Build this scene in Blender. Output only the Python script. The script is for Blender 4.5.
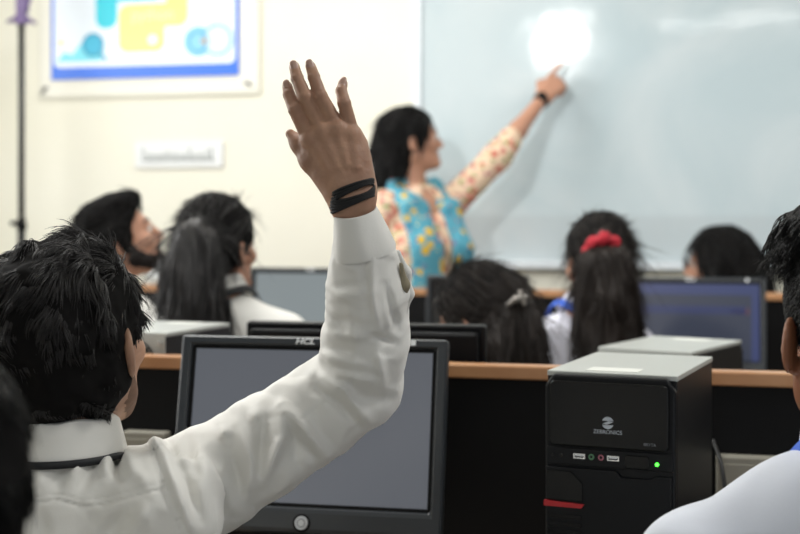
import bpy, bmesh, math
import numpy as np
from mathutils import Matrix, Vector, Euler

# ------------------------------------------------------------------ camera, world, lights
for o in list(bpy.data.objects):
    bpy.data.objects.remove(o)
SC = bpy.context.scene
COL = SC.collection
FPX, HOR, ZC, PSI = 1333.3, 215.0, 1.28, math.radians(14)
CS, SN = math.cos(PSI), math.sin(PSI)
cam_d = bpy.data.cameras.new('camera'); cam = bpy.data.objects.new('camera', cam_d); COL.objects.link(cam)
cam.location = (0, 0, ZC); cam.rotation_euler = (math.pi / 2, 0, PSI)
cam_d.sensor_width = 36; cam_d.lens = 60; cam_d.shift_y = -(267 - HOR) / 800
cam_d.clip_start = 0.05
cam_d.dof.use_dof = True; cam_d.dof.focus_distance = 1.68; cam_d.dof.aperture_fstop = 4.2
SC.camera = cam
SC.view_settings.view_transform = 'Standard'; SC.view_settings.look = 'None'
SC.view_settings.gamma = 1.0; SC.view_settings.exposure = 0.0

w = bpy.data.worlds.new('world'); SC.world = w; w.use_nodes = True
w.node_tree.nodes['Background'].inputs[0].default_value = (0.86, 0.93, 1.0, 1)
w.node_tree.nodes['Background'].inputs[1].default_value = 0.33

def light(name, kind, loc, target, power, color=(1, 1, 1), **kw):
    d = bpy.data.lights.new(name, kind); d.energy = power; d.color = color
    for k, v in kw.items(): setattr(d, k, v)
    o = bpy.data.objects.new(name, d); COL.objects.link(o); o.location = loc
    o.rotation_euler = (Vector(target) - Vector(loc)).to_track_quat('-Z', 'Y').to_euler()
    return o
# ceiling tube fixtures, the daylight of the left-hand windows, and the projector lamp whose glare sits on the board
for (x, y, p) in ((-1.8, 4.3, 26), (1.2, 4.0, 20), (-1.6, 2.2, 36), (1.3, 1.8, 34), (0.0, -0.8, 14)):
    light('ceiling_tube_light', 'AREA', (x, y, 2.92), (x, y, 0), p, (1, 0.995, 0.965), shape='RECTANGLE', size=1.3, size_y=0.35)
light('window_daylight', 'AREA', (-3.5, 3.0, 1.75), (0, 3.6, 1.2), 64, (0.98, 0.99, 1.0), shape='RECTANGLE', size=2.6, size_y=1.5)
light('projector_beam', 'SPOT', (-1.33, 0.1, 2.68), (0.6, 5.43, 1.75), 380, (1, 0.99, 0.96), spot_size=math.radians(52), spot_blend=0.8, shadow_soft_size=0.125)

# ------------------------------------------------------------------ helpers
def W(px, py, D, off=0.0):
    """a place in the room seen in the direction of a pixel, D metres in front of the lens"""
    D = D + off
    X = (px - 400.0) / FPX * D; Z = ZC - (py - HOR) / FPX * D
    return np.array((X * CS - D * SN, X * SN + D * CS, Z))
def camdir(yaw_deg):
    """room heading (rotation about z, 0 = +y) of something turned yaw to the right of the view axis"""
    return PSI - math.radians(yaw_deg)
def lin(c):
    if isinstance(c, str):
        c = [int(c[i:i + 2], 16) / 255 for i in (0, 2, 4)]
    return tuple((v / 12.92 if v <= 0.04045 else ((v + 0.055) / 1.055) ** 2.4) for v in c)
MATS = {}
def mat(name, col, rough=0.5, spec=0.5, metal=0.0, bump=None, vary=None, emit=0.0, sheen=0.0, sss=0.0, coat=0.0):
    if name in MATS: return MATS[name]
    m = bpy.data.materials.new(name); m.use_nodes = True; nt = m.node_tree; b = nt.nodes['Principled BSDF']
    c = lin(col) + (1,)
    b.inputs['Base Color'].default_value = c; b.inputs['Roughness'].default_value = rough
    b.inputs['Specular IOR Level'].default_value = spec; b.inputs['Metallic'].default_value = metal
    if sheen: b.inputs['Sheen Weight'].default_value = sheen
    if coat: b.inputs['Coat Weight'].default_value = coat
    if sss:
        b.inputs['Subsurface Weight'].default_value = sss; b.inputs['Subsurface Radius'].default_value = (0.012, 0.005, 0.003)
    if emit:
        b.inputs['Emission Color'].default_value = c; b.inputs['Emission Strength'].default_value = emit
    if bump or vary:
        tc = nt.nodes.new('ShaderNodeTexCoord')
    if vary:
        n = nt.nodes.new('ShaderNodeTexNoise'); n.inputs['Scale'].default_value = vary[0]; n.inputs['Detail'].default_value = 5
        r = nt.nodes.new('ShaderNodeMix'); r.data_type = 'RGBA'
        r.inputs['A'].default_value = c; r.inputs['B'].default_value = lin(vary[1]) + (1,)
        cr = nt.nodes.new('ShaderNodeMapRange'); cr.inputs[1].default_value = 0.35; cr.inputs[2].default_value = 0.7
        nt.links.new(tc.outputs['Object'], n.inputs['Vector']); nt.links.new(n.outputs[0], cr.inputs[0])
        nt.links.new(cr.outputs[0], r.inputs['Factor']); nt.links.new(r.outputs['Result'], b.inputs['Base Color'])
    if bump:
        n2 = nt.nodes.new('ShaderNodeTexNoise'); n2.inputs['Scale'].default_value = bump[0]; n2.inputs['Detail'].default_value = 3
        bp = nt.nodes.new('ShaderNodeBump'); bp.inputs['Strength'].default_value = bump[1]; bp.inputs['Distance'].default_value = 0.002
        nt.links.new(tc.outputs['Object'], n2.inputs['Vector']); nt.links.new(n2.outputs[0], bp.inputs['Height'])
        nt.links.new(bp.outputs[0], b.inputs['Normal'])
    MATS[name] = m
    return m
def floral(name, base, spots, scale):
    """printed cloth: blossoms and leaves scattered on a base colour"""
    if name in MATS: return MATS[name]
    m = bpy.data.materials.new(name); m.use_nodes = True; nt = m.node_tree; b = nt.nodes['Principled BSDF']
    b.inputs['Roughness'].default_value = 0.85; b.inputs['Specular IOR Level'].default_value = 0.2
    tc = nt.nodes.new('ShaderNodeTexCoord'); prev = None
    for i, (c, sc, size) in enumerate(spots):
        mp = nt.nodes.new('ShaderNodeMapping'); mp.inputs['Location'].default_value = (i * 3.7, i * 1.9, i * 5.3)
        v = nt.nodes.new('ShaderNodeTexVoronoi'); v.inputs['Scale'].default_value = scale * sc
        n = nt.nodes.new('ShaderNodeTexNoise'); n.inputs['Scale'].default_value = scale * 3
        mx = nt.nodes.new('ShaderNodeVectorMath'); mx.operation = 'MULTIPLY_ADD'
        mx.inputs[1].default_value = (0.02, 0.02, 0.02)
        nt.links.new(tc.outputs['Object'], mp.inputs['Vector']); nt.links.new(tc.outputs['Object'], n.inputs['Vector'])
        nt.links.new(n.outputs[1], mx.inputs[0]); nt.links.new(mp.outputs[0], mx.inputs[2]); nt.links.new(mx.outputs[0], v.inputs['Vector'])
        lt = nt.nodes.new('ShaderNodeMath'); lt.operation = 'LESS_THAN'; lt.inputs[1].default_value = size
        nt.links.new(v.outputs['Distance'], lt.inputs[0])
        mix = nt.nodes.new('ShaderNodeMix'); mix.data_type = 'RGBA'
        mix.inputs['A'].default_value = lin(base) + (1,); mix.inputs['B'].default_value = lin(c) + (1,)
        if prev: nt.links.new(prev, mix.inputs['A'])
        nt.links.new(lt.outputs[0], mix.inputs['Factor']); prev = mix.outputs['Result']
    nt.links.new(prev, b.inputs['Base Color'])
    MATS[name] = m
    return m

def link(name, me, mats, parent=None, smooth=True, loc=None):
    if not isinstance(mats, (list, tuple)): mats = [mats]
    for m in mats: me.materials.append(m)
    if smooth:
        me.polygons.foreach_set('use_smooth', np.ones(len(me.polygons), dtype=bool))
    o = bpy.data.objects.new(name, me); COL.objects.link(o)
    if parent is not None: o.parent = parent
    if loc is not None: o.location = loc
    return o
def tag(o, label=None, cat=None, group=None, kind=None):
    if label: o['label'] = label
    if cat: o['category'] = cat
    if group: o['group'] = group
    if kind: o['kind'] = kind
    return o
def empty(name, loc, rz=0.0, label=None, cat=None, group=None):
    o = bpy.data.objects.new(name, None); COL.objects.link(o); o.location = loc; o.rotation_euler = (0, 0, rz)
    return tag(o, label, cat, group)
def mesh_np(name, V, Fq):
    me = bpy.data.meshes.new(name)
    Fq = np.asarray(Fq, dtype=np.int32); V = np.asarray(V, dtype=np.float32)
    n = Fq.shape[1]
    me.vertices.add(len(V)); me.vertices.foreach_set('co', V.ravel())
    me.loops.add(Fq.size); me.loops.foreach_set('vertex_index', Fq.ravel())
    me.polygons.add(len(Fq)); me.polygons.foreach_set('loop_start', np.arange(len(Fq), dtype=np.int32) * n)
    me.update(calc_edges=True)
    return me
class BM:
    """collects shapes, then links them as ONE mesh object"""
    def __init__(s): s.b = bmesh.new()
    def box(s, x0, x1, y0, y1, z0, z1, bev=0.0, seg=2):
        r = bmesh.ops.create_cube(s.b, size=1.0); vs = r['verts']
        for v in vs:
            v.co = Vector(((x0 + x1) / 2 + v.co.x * (x1 - x0), (y0 + y1) / 2 + v.co.y * (y1 - y0), (z0 + z1) / 2 + v.co.z * (z1 - z0)))
        if bev:
            es = {e for v in vs for e in v.link_edges}
            bmesh.ops.bevel(s.b, geom=list(es), offset=bev, segments=seg, affect='EDGES', profile=0.5)
        return s
    def cyl(s, a, b, r0, r1=None, n=20):
        a = Vector(a); b = Vector(b); d = b - a; r1 = r0 if r1 is None else r1
        q = d.to_track_quat('Z', 'Y').to_matrix().to_4x4()
        bmesh.ops.create_cone(s.b, cap_ends=True, segments=n, radius1=r0, radius2=r1, depth=d.length,
                              matrix=Matrix.Translation((a + b) / 2) @ q)
        return s
    def prism(s, pts, y0, y1, axis='y'):
        """polygon in x,z pushed from y0 to y1 (axis 'y'), or in x,y pushed in z, or in y,z pushed in x"""
        f = {'y': lambda p, t: (p[0], t, p[1]), 'z': lambda p, t: (p[0], p[1], t), 'x': lambda p, t: (t, p[0], p[1])}[axis]
        A = [s.b.verts.new(f(p, y0)) for p in pts]; B = [s.b.verts.new(f(p, y1)) for p in pts]
        n = len(pts); fs = [s.b.faces.new(A), s.b.faces.new(B[::-1])]
        for i in range(n): fs.append(s.b.faces.new((A[i], B[i], B[(i + 1) % n], A[(i + 1) % n])))
        bmesh.ops.recalc_face_normals(s.b, faces=fs)
        return s
    def frame(s, ox0, ox1, oz0, oz1, ix0, ix1, iz0, iz1, y0, y1):
        """a rectangular frame in the x,z plane, from y0 (front) to y1"""
        O = [(ox0, oz0), (ox1, oz0), (ox1, oz1), (ox0, oz1)]; I = [(ix0, iz0), (ix1, iz0), (ix1, iz1), (ix0, iz1)]
        mk = lambda P, y: [s.b.verts.new((p[0], y, p[1])) for p in P]
        A, B, C, D = mk(O, y0), mk(I, y0), mk(I, y1), mk(O, y1); fs = []
        for i in range(4):
            j = (i + 1) % 4
            for (P, Q) in ((A, B), (B, C), (C, D), (D, A)): fs.append(s.b.faces.new((P[i], P[j], Q[j], Q[i])))
        bmesh.ops.recalc_face_normals(s.b, faces=fs)
        return s
    def torus(s, c, R, r, axis='y', n=32, m=8):
        V = []
        for i in range(n):
            a = 2 * math.pi * i / n
            for j in range(m):
                b = 2 * math.pi * j / m; q = R + r * math.cos(b)
                p = (q * math.cos(a), q * math.sin(a), r * math.sin(b))
                p = {'z': p, 'y': (p[0], p[2], p[1]), 'x': (p[2], p[0], p[1])}[axis]
                V.append(s.b.verts.new((c[0] + p[0], c[1] + p[1], c[2] + p[2])))
        fs = []
        for i in range(n):
            for j in range(m):
                fs.append(s.b.faces.new((V[i * m + j], V[(i + 1) % n * m + j], V[(i + 1) % n * m + (j + 1) % m], V[i * m + (j + 1) % m])))
        bmesh.ops.recalc_face_normals(s.b, faces=fs)
        return s
    def xf(s, M):
        bmesh.ops.transform(s.b, matrix=M, verts=s.b.verts[:]); return s
    def build(s, name, m, parent=None, smooth=False, loc=None, bevel=0.0):
        me = bpy.data.meshes.new(name); s.b.to_mesh(me); s.b.free()
        o = link(name, me, m, parent, smooth, loc)
        if bevel:
            md = o.modifiers.new('bevel', 'BEVEL'); md.width = bevel; md.segments = 2; md.limit_method = 'ANGLE'
        return o
def text(name, body, size, m, parent, loc, rot=(math.pi / 2, 0, 0), ext=0.0003, bold=0.0, shear=0.0, wide=1.0):
    c = bpy.data.curves.new(name, 'FONT'); c.body = body; c.size = 1.0; c.extrude = ext / size; c.offset = bold / size; c.shear = shear
    c.align_x = 'CENTER'; c.align_y = 'CENTER'
    t = bpy.data.objects.new('lettering_source', c); COL.objects.link(t)
    me = bpy.data.meshes.new_from_object(t.evaluated_get(bpy.context.evaluated_depsgraph_get()))
    bpy.data.objects.remove(t); bpy.data.curves.remove(c)
    me.transform(Matrix.Diagonal((size * wide, size, size, 1)))
    me.materials.clear()
    o = link(name, me, m, parent, False, loc); o.rotation_euler = rot
    return o
def disc(cx, cz, r, n=32, a0=0, a1=2 * math.pi):
    return [(cx + r * math.cos(a0 + (a1 - a0) * i / n), cz + r * math.sin(a0 + (a1 - a0) * i / n)) for i in range(n if a1 - a0 > 6.28 else n + 1)]
def rrect(x0, x1, z0, z1, r, n=6):
    P = []
    for (cx, cz, a) in ((x1 - r, z0 + r, -90), (x1 - r, z1 - r, 0), (x0 + r, z1 - r, 90), (x0 + r, z0 + r, 180)):
        for i in range(n + 1):
            t = math.radians(a + 90 * i / n); P.append((cx + r * math.cos(t), cz + r * math.sin(t)))
    return P

# ------------------------------------------------------------------ smooth bodies from distance fields
def hash3(i, j, k, seed):
    h = (i * 374761393 + j * 668265263 + k * 2147483647 + seed * 974634777) & 0xffffffff
    h = ((h ^ (h >> 13)) * 1274126177) & 0xffffffff
    return ((h ^ (h >> 16)) & 0xffff).astype(np.float32) / 65535.0
def noise(P, scale, seed=0):
    Q = np.asarray(P) * scale; I = np.floor(Q).astype(np.int64); f = (Q - I).astype(np.float32); f = f * f * (3 - 2 * f)
    out = 0
    for a in (0, 1):
        wa = f[:, 0] if a else 1 - f[:, 0]
        for b in (0, 1):
            wb = f[:, 1] if b else 1 - f[:, 1]
            for c in (0, 1):
                wc = f[:, 2] if c else 1 - f[:, 2]
                out = out + wa * wb * wc * hash3(I[:, 0] + a, I[:, 1] + b, I[:, 2] + c, seed)
    return out * 2 - 1
def rotm(yaw=0, pitch=0, roll=0):
    """columns = local x,y,z axes in the room; yaw about z (radians), pitch lifts the face, roll tips it sideways"""
    return np.array((Matrix.Rotation(yaw, 3, 'Z') @ Matrix.Rotation(pitch, 3, 'X') @ Matrix.Rotation(roll, 3, 'Y')))
class SDF:
    def __init__(s): s.ops = []; s.disp = None
    def rc(s, a, b, ra, rb=None, k=0.02, m=0, sub=False, flat=None):
        """tapered capsule; flat=(axis, factor) squeezes its section along an axis"""
        s.ops.append(('c', np.asarray(a, float), np.asarray(b, float), ra, ra if rb is None else rb, k, m, sub, flat)); return s
    def chain(s, pts, rs, k=0.02, m=0, flat=None):
        for i in range(len(pts) - 1): s.rc(pts[i], pts[i + 1], rs[i], rs[i + 1], k, m, False, flat)
        return s
    def el(s, c, r, R=None, k=0.02, m=0, sub=False):
        s.ops.append(('e', np.asarray(c, float), np.asarray(r, float), np.eye(3) if R is None else np.asarray(R), 0, k, m, sub, None)); return s
    def cut(s, c, n, k=0.01):
        """keep what lies behind the plane through c with normal n"""
        s.ops.append(('p', np.asarray(c, float), np.asarray(n, float) / np.linalg.norm(n), None, 0, k, 0, True, None)); return s
    @staticmethod
    def prim(op, P):
        if op[0] == 'c':
            _, a, b, ra, rb = op[:5]; ba = b - a; L = max(ba @ ba, 1e-12)
            pa = P - a; t = np.clip(pa @ ba / L, 0, 1); q = pa - t[:, None] * ba
            if op[8] is not None:
                ax = np.asarray(op[8][0], float); ax = ax / np.linalg.norm(ax); u = q @ ax
                q = q + np.outer(u * (1 / op[8][1] - 1), ax)
                return (np.sqrt((q * q).sum(1)) - (ra + (rb - ra) * t)) * max(op[8][1], 0.55)
            return np.sqrt((q * q).sum(1)) - (ra + (rb - ra) * t)
        if op[0] == 'e':
            q = (P - op[1]) @ op[3]; r = op[2]
            k0 = np.sqrt(((q / r) ** 2).sum(1)); k1 = np.sqrt(((q / r ** 2) ** 2).sum(1)) + 1e-9
            return np.where(k0 < 1e-6, -r.min(), k0 * (k0 - 1) / k1)
        return -((P - op[1]) @ op[2])
    def eval(s, P):
        d = None
        for op in s.ops:
            e = s.prim(op, P); k = op[5]
            if op[7]:
                h = np.maximum(k - np.abs(d + e), 0) / k; d = np.maximum(d, -e) + h * h * k * 0.25
            elif d is None: d = e
            else:
                h = np.maximum(k - np.abs(d - e), 0) / k; d = np.minimum(d, e) - h * h * k * 0.25
        if s.disp is not None: d = d + s.disp(P)
        return d
    def bounds(s, pad):
        lo, hi = np.full(3, 1e9), np.full(3, -1e9)
        for op in s.ops:
            if op[7]: continue
            if op[0] == 'c':
                for p, r in ((op[1], op[3]), (op[2], op[4])): lo = np.minimum(lo, p - r); hi = np.maximum(hi, p + r)
            else: r = (np.abs(op[3]) * op[2]).sum(1) ; lo = np.minimum(lo, op[1] - r); hi = np.maximum(hi, op[1] + r)
        return lo - pad, hi + pad
    def mesh(s, h, amp=0.0):
        """surface nets over a sparse grid; returns verts, quads"""
        lo, hi = s.bounds(3 * h + amp); B = 4
        nb = np.ceil((hi - lo) / (h * B)).astype(int) + 1; n = nb * B
        ci = np.stack(np.meshgrid(*[np.arange(k) for k in nb], indexing='ij'), -1).reshape(-1, 3)
        cd = s.eval(lo + (ci * B + (B - 1) / 2) * h)
        val = np.repeat(np.repeat(np.repeat(cd.reshape(nb), B, 0), B, 1), B, 2).astype(np.float32)
        near = np.abs(cd) < h * B * 1.6 + amp
        off = np.stack(np.meshgrid(*[np.arange(B)] * 3, indexing='ij'), -1).reshape(-1, 3)
        for chunk in np.array_split(ci[near], max(1, near.sum() // 4000)):
            I = (chunk[:, None, :] * B + off[None]).reshape(-1, 3)
            val[I[:, 0], I[:, 1], I[:, 2]] = s.eval(lo + I * h)
        return nets(val, lo, h)
def nets(v, lo, h):
    s = v < 0
    c = np.zeros(np.array(v.shape) - 1, np.int8)
    sl = lambda a, n: slice(a, n - 1 + a)
    nx, ny, nz = v.shape
    cor = [(a, b, d) for a in (0, 1) for b in (0, 1) for d in (0, 1)]
    for a, b, d in cor: c += s[sl(a, nx), sl(b, ny), sl(d, nz)]
    act = (c > 0) & (c < 8); I = np.argwhere(act); idx = np.full(act.shape, -1, np.int64); idx[act] = np.arange(len(I))
    acc = np.zeros((len(I), 3)); cnt = np.zeros(len(I))
    for a in cor:
        for ax in range(3):
            if a[ax]: continue
            b = list(a); b[ax] = 1
            v0 = v[I[:, 0] + a[0], I[:, 1] + a[1], I[:, 2] + a[2]]; v1 = v[I[:, 0] + b[0], I[:, 1] + b[1], I[:, 2] + b[2]]
            x = (v0 < 0) != (v1 < 0); t = np.where(x, v0 / np.where(x, v0 - v1, 1), 0)
            p = np.tile(np.array(a, float), (len(I), 1)); p[:, ax] += t
            acc += p * x[:, None]; cnt += x
    V = lo + (I + acc / cnt[:, None]) * h
    Q = []
    for ax in range(3):
        u, w_ = [k for k in range(3) if k != ax]
        e0 = [slice(None)] * 3; e1 = [slice(None)] * 3; e0[ax] = slice(0, -1); e1[ax] = slice(1, None)
        ch = s[tuple(e0)] != s[tuple(e1)]; J = np.argwhere(ch)
        J = J[(J[:, u] > 0) & (J[:, w_] > 0) & (J[:, u] < v.shape[u] - 1) & (J[:, w_] < v.shape[w_] - 1)]
        def cell(du, dw):
            K = J.copy(); K[:, u] -= du; K[:, w_] -= dw; return idx[K[:, 0], K[:, 1], K[:, 2]]
        q = np.stack([cell(1, 1), cell(0, 1), cell(0, 0), cell(1, 0)], 1)
        flip = ~s[J[:, 0], J[:, 1], J[:, 2]]
        if ax == 1: flip = ~flip
        q[flip] = q[flip][:, ::-1]
        Q.append(q)
    Q = np.concatenate(Q); Q = Q[(Q >= 0).all(1)]
    return V, Q
def build_sdf(name, pieces, mats, parent, org, smooth_iter=0):
    """pieces: list of (SDF, step, amplitude); all become one mesh object whose origin is org"""
    Vs, Qs, Ms, n = [], [], [], 0
    for f, h, amp in pieces:
        V, Q = f.mesh(h, amp)
        m = np.zeros(len(Q), np.int32); ctr = V[Q].mean(1)
        for op in f.ops:
            if op[6]:
                m[SDF.prim(op, ctr) < (0.005 if op[6] == 6 else 0.0012)] = op[6]
        Vs.append(V); Qs.append(Q + n); Ms.append(m); n += len(V)
    me = mesh_np(name, np.concatenate(Vs) - np.asarray(org), np.concatenate(Qs))
    o = link(name, me, mats, parent)
    me.polygons.foreach_set('material_index', np.concatenate(Ms))
    return o
RNG = np.random.default_rng(7)
def tubes(paths, rad, sides=3):
    """paths (n, m, 3) -> many tapered hair locks as one vertex/quad list"""
    n, m, _ = paths.shape
    T = np.gradient(paths, axis=1); T /= np.linalg.norm(T, axis=2, keepdims=True) + 1e-9
    ref = np.array((0.31, 0.52, 0.79)); U = np.cross(T, ref); U /= np.linalg.norm(U, axis=2, keepdims=True) + 1e-9
    X = np.cross(T, U); t = np.linspace(0, 1, m); r = rad[:, None] * (1 - 0.85 * t ** 2)[None]
    ring = []
    for k in range(sides):
        a = 2 * math.pi * k / sides
        ring.append(paths + (U * math.cos(a) + X * math.sin(a)) * r[:, :, None])
    V = np.stack(ring, 2).reshape(-1, 3)
    b = (np.arange(n)[:, None, None] * m + np.arange(m - 1)[None, :, None]) * sides; k = np.arange(sides)[None, None]; k2 = (k + 1) % sides
    Q = np.stack([b + k, b + k2, b + sides + k2, b + sides + k], -1).reshape(-1, 4)
    return V, Q
def grow(roots, d0, length, seg, flow, push=None):
    P = [roots]; d = d0 / np.linalg.norm(d0, axis=1, keepdims=True); step = (length / seg)[:, None]
    for i in range(seg):
        d = flow(P[-1], d, i / seg); d = d / (np.linalg.norm(d, axis=1, keepdims=True) + 1e-9)
        q = P[-1] + d * step
        if push is not None: q = push(q)
        P.append(q)
    return np.stack(P, 1)
def hair_obj(parts, m, parent, org, name='hair'):
    Vs, Qs, Ms, n = [], [], [], 0
    for i, (V, Q) in enumerate(parts): Vs.append(V); Qs.append(Q + n); n += len(V); Ms.append(np.full(len(Q), int(i == 0), np.int32))
    me = mesh_np(name, np.concatenate(Vs) - np.asarray(org), np.concatenate(Qs))
    o = link(name, me, [m, SCALP], parent); me.polygons.foreach_set('material_index', np.concatenate(Ms))
    return o
def sample_on(V, Q, n, keep=None):
    """random points with outward normals on a quad mesh"""
    A, B_, C = V[Q[:, 0]], V[Q[:, 1]], V[Q[:, 2]]
    nr = np.cross(B_ - A, C - A); ar = np.linalg.norm(nr, axis=1); ctr = V[Q].mean(1)
    p = ar.copy()
    if keep is not None: p = p * keep(ctr)
    k = RNG.choice(len(Q), n, p=p / p.sum()); u = RNG.random((n, 2))
    P = A[k] + (B_[k] - A[k]) * u[:, :1] + (V[Q[k, 3]] - A[k]) * u[:, 1:]
    return P, nr[k] / (ar[k][:, None] + 1e-12)

# ------------------------------------------------------------------ materials
M_wall = mat('wall_paint', 'EEECDF', 0.75, 0.2, vary=(1.3, 'E9E6D6'))
M_floor = mat('floor_tile', '8c877c', 0.4)
M_ceil = mat('ceiling_paint', 'F0EFEA', 0.8)
M_black = mat('black_laminate', '0a0b0d', 0.6, 0.2)
M_wood = mat('wood_edge', 'b98a62', 0.35, 0.5, vary=(9, 'a8764e'))
M_desk = mat('desk_top', '8f7a63', 0.4)
M_metal = mat('dark_metal', '2a2b2d', 0.4, 0.5, 0.4)
M_plast = mat('black_plastic', '0d0f12', 0.4, 0.25)
M_plast2 = mat('grey_black_plastic', '2e3236', 0.33, 0.5)
M_gloss = mat('gloss_black', '070809', 0.22, 0.25)
M_case = mat('case_steel_black', '131416', 0.4, 0.3)
M_silver = mat('case_steel_silver', 'b9bcb8', 0.42, 0.5, 0.35)
M_white = mat('white_print', 'e8ecee', 0.5)
M_greyp = mat('grey_print', '7e8286', 0.5)
M_red = mat('red_plastic', 'b51f26', 0.35)
M_chrome = mat('chrome', 'd8dadc', 0.2, 0.5, 0.9)
M_grey = mat('grey_plastic_box', '8e8b80', 0.6)
M_alu = mat('aluminium_frame', 'd9e0e5', 0.35, 0.5, 0.2)
M_cable = mat('black_cable', '0c0c0d', 0.5)
SHIRT = mat('white_shirt_cotton', 'e5e4df', 0.9, 0.15, bump=(420, 0.07), sheen=0.15)
SHIRT2 = mat('bluish_white_shirt_cotton', 'dfe4ef', 0.9, 0.15, bump=(420, 0.06), sheen=0.15)
SKIN = mat('skin_brown', 'b38c73', 0.5, 0.4, bump=(260, 0.25), vary=(26, '9a7561'), sss=0.15)
SKIN2 = mat('skin_tan', 'b98a72', 0.5, 0.4, sss=0.15)
SKIN3 = mat('skin_deep', '87583f', 0.45, 0.4, sss=0.15)
NAIL = mat('nail', 'b08f80', 0.3, 0.5)
LIP = mat('lip', '9a5a52', 0.45); EYEW = mat('eye_white', 'e6e2da', 0.2); IRIS = mat('iris', '23150f', 0.1)
BROW = mat('brow_hair', '17120f', 0.7)
BEARD = mat('beard_hair', '17110f', 0.85, 0.2)
HAIR = mat('black_hair', '2a2828', 0.46, 0.45)
HAIR2 = mat('dark_brown_hair', '1f1814', 0.52, 0.3)
HAIR3 = mat('jet_black_hair', '0b0a0a', 0.5, 0.3)
SCALP = mat('hair_roots', '121111', 0.85, 0.1)
TROUS = mat('dark_trousers', '1f2430', 0.85)
SHOE = mat('black_shoe', '111111', 0.4)

# ------------------------------------------------------------------ the room
XL, XR, YB, YW, ZT = -3.7, 3.3, -2.6, 5.43, 3.0
def struct(name, m, *box):
    return tag(BM().box(*box).build(name, m), kind='structure')
struct('floor', M_floor, XL, XR, YB, YW, -0.1, 0)
struct('ceiling', M_ceil, XL, XR, YB, YW, ZT, ZT + 0.1)
struct('wall_front', M_wall, XL - 0.12, XR, YW, YW + 0.12, 0, ZT)
struct('wall_left', M_wall, XL - 0.12, XL, YB, YW, 0, ZT)

def at(px, py, y):
    """the point of the plane y = const (parallel to the front wall) seen in a pixel's direction"""
    u = (px - 400) / FPX; D = y / (u * SN + CS)
    return (D * (u * CS - SN), y, ZC - (py - HOR) / FPX * D)

# ---- whiteboard on the front wall
def whiteboard():
    y0 = YW - 0.03
    xl = at(414, 100, y0)[0]; xr = at(875, 100, y0)[0]; zb = at(500, 266, y0)[2]; zt = 2.33
    r = empty('whiteboard', ((xl + xr) / 2, YW - 0.002, zb), 0, 'wide glossy whiteboard on the front wall with a lamp glare on it', 'whiteboard')
    hw = (xr - xl) / 2; H = zt - zb
    m = bpy.data.materials.new('whiteboard_enamel'); m.use_nodes = True; nt = m.node_tree; b = nt.nodes['Principled BSDF']
    b.inputs['Roughness'].default_value = 0.065; b.inputs['Specular IOR Level'].default_value = 0.5
    tc = nt.nodes.new('ShaderNodeTexCoord'); n = nt.nodes.new('ShaderNodeTexNoise'); n.inputs['Scale'].default_value = 1.6; n.inputs['Detail'].default_value = 6; n.inputs['Distortion'].default_value = 1.2
    cr = nt.nodes.new('ShaderNodeValToRGB'); e = cr.color_ramp.elements
    e[0].position = 0.35; e[0].color = lin('b9c8cd') + (1,); e[1].position = 0.7; e[1].color = lin('ccd5d8') + (1,)
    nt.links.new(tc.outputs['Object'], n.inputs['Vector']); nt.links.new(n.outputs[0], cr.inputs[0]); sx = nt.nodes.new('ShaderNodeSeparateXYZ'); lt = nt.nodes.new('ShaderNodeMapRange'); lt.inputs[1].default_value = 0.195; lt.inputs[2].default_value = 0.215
    lt.inputs[3].default_value = 0.55; lt.inputs[4].default_value = 0.0          # lower strip greyed: the edge of the projector's light, painted into the board colour
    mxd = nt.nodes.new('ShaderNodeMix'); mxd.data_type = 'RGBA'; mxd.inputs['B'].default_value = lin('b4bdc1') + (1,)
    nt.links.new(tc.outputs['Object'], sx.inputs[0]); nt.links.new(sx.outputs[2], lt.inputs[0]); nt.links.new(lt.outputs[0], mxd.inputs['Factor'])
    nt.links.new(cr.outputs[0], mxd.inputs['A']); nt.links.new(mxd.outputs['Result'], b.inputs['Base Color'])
    nb = nt.nodes.new('ShaderNodeTexNoise'); nb.inputs['Scale'].default_value = 7; nb.inputs['Detail'].default_value = 1
    bp = nt.nodes.new('ShaderNodeBump'); bp.inputs['Strength'].default_value = 0.25; bp.inputs['Distance'].default_value = 0.004
    nt.links.new(tc.outputs['Object'], nb.inputs['Vector']); nt.links.new(nb.outputs[0], bp.inputs['Height']); nt.links.new(bp.outputs[0], b.inputs['Normal'])
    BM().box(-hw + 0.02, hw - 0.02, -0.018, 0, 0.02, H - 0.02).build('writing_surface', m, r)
    BM().frame(-hw, hw, 0, H, -hw + 0.03, hw - 0.03, 0.022, H - 0.03, -0.03, 0).build('frame', M_alu, r, bevel=0.003)
    BM().box(-hw + 0.25, hw - 0.02, -0.075, -0.03, -0.006, 0.012, 0.003).box(-hw + 0.25, hw - 0.02, -0.08, -0.075, -0.006, 0.022).build('pen_tray', M_alu, r)
    for sx in (-1, 1):
        BM().box(sx * hw - 0.02, sx * hw + 0.02, -0.033, 0, -0.004, 0.036, 0.004).build('corner_cap', mat('grey_cap', 'b9bec2', 0.5), r)
whiteboard()

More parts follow.
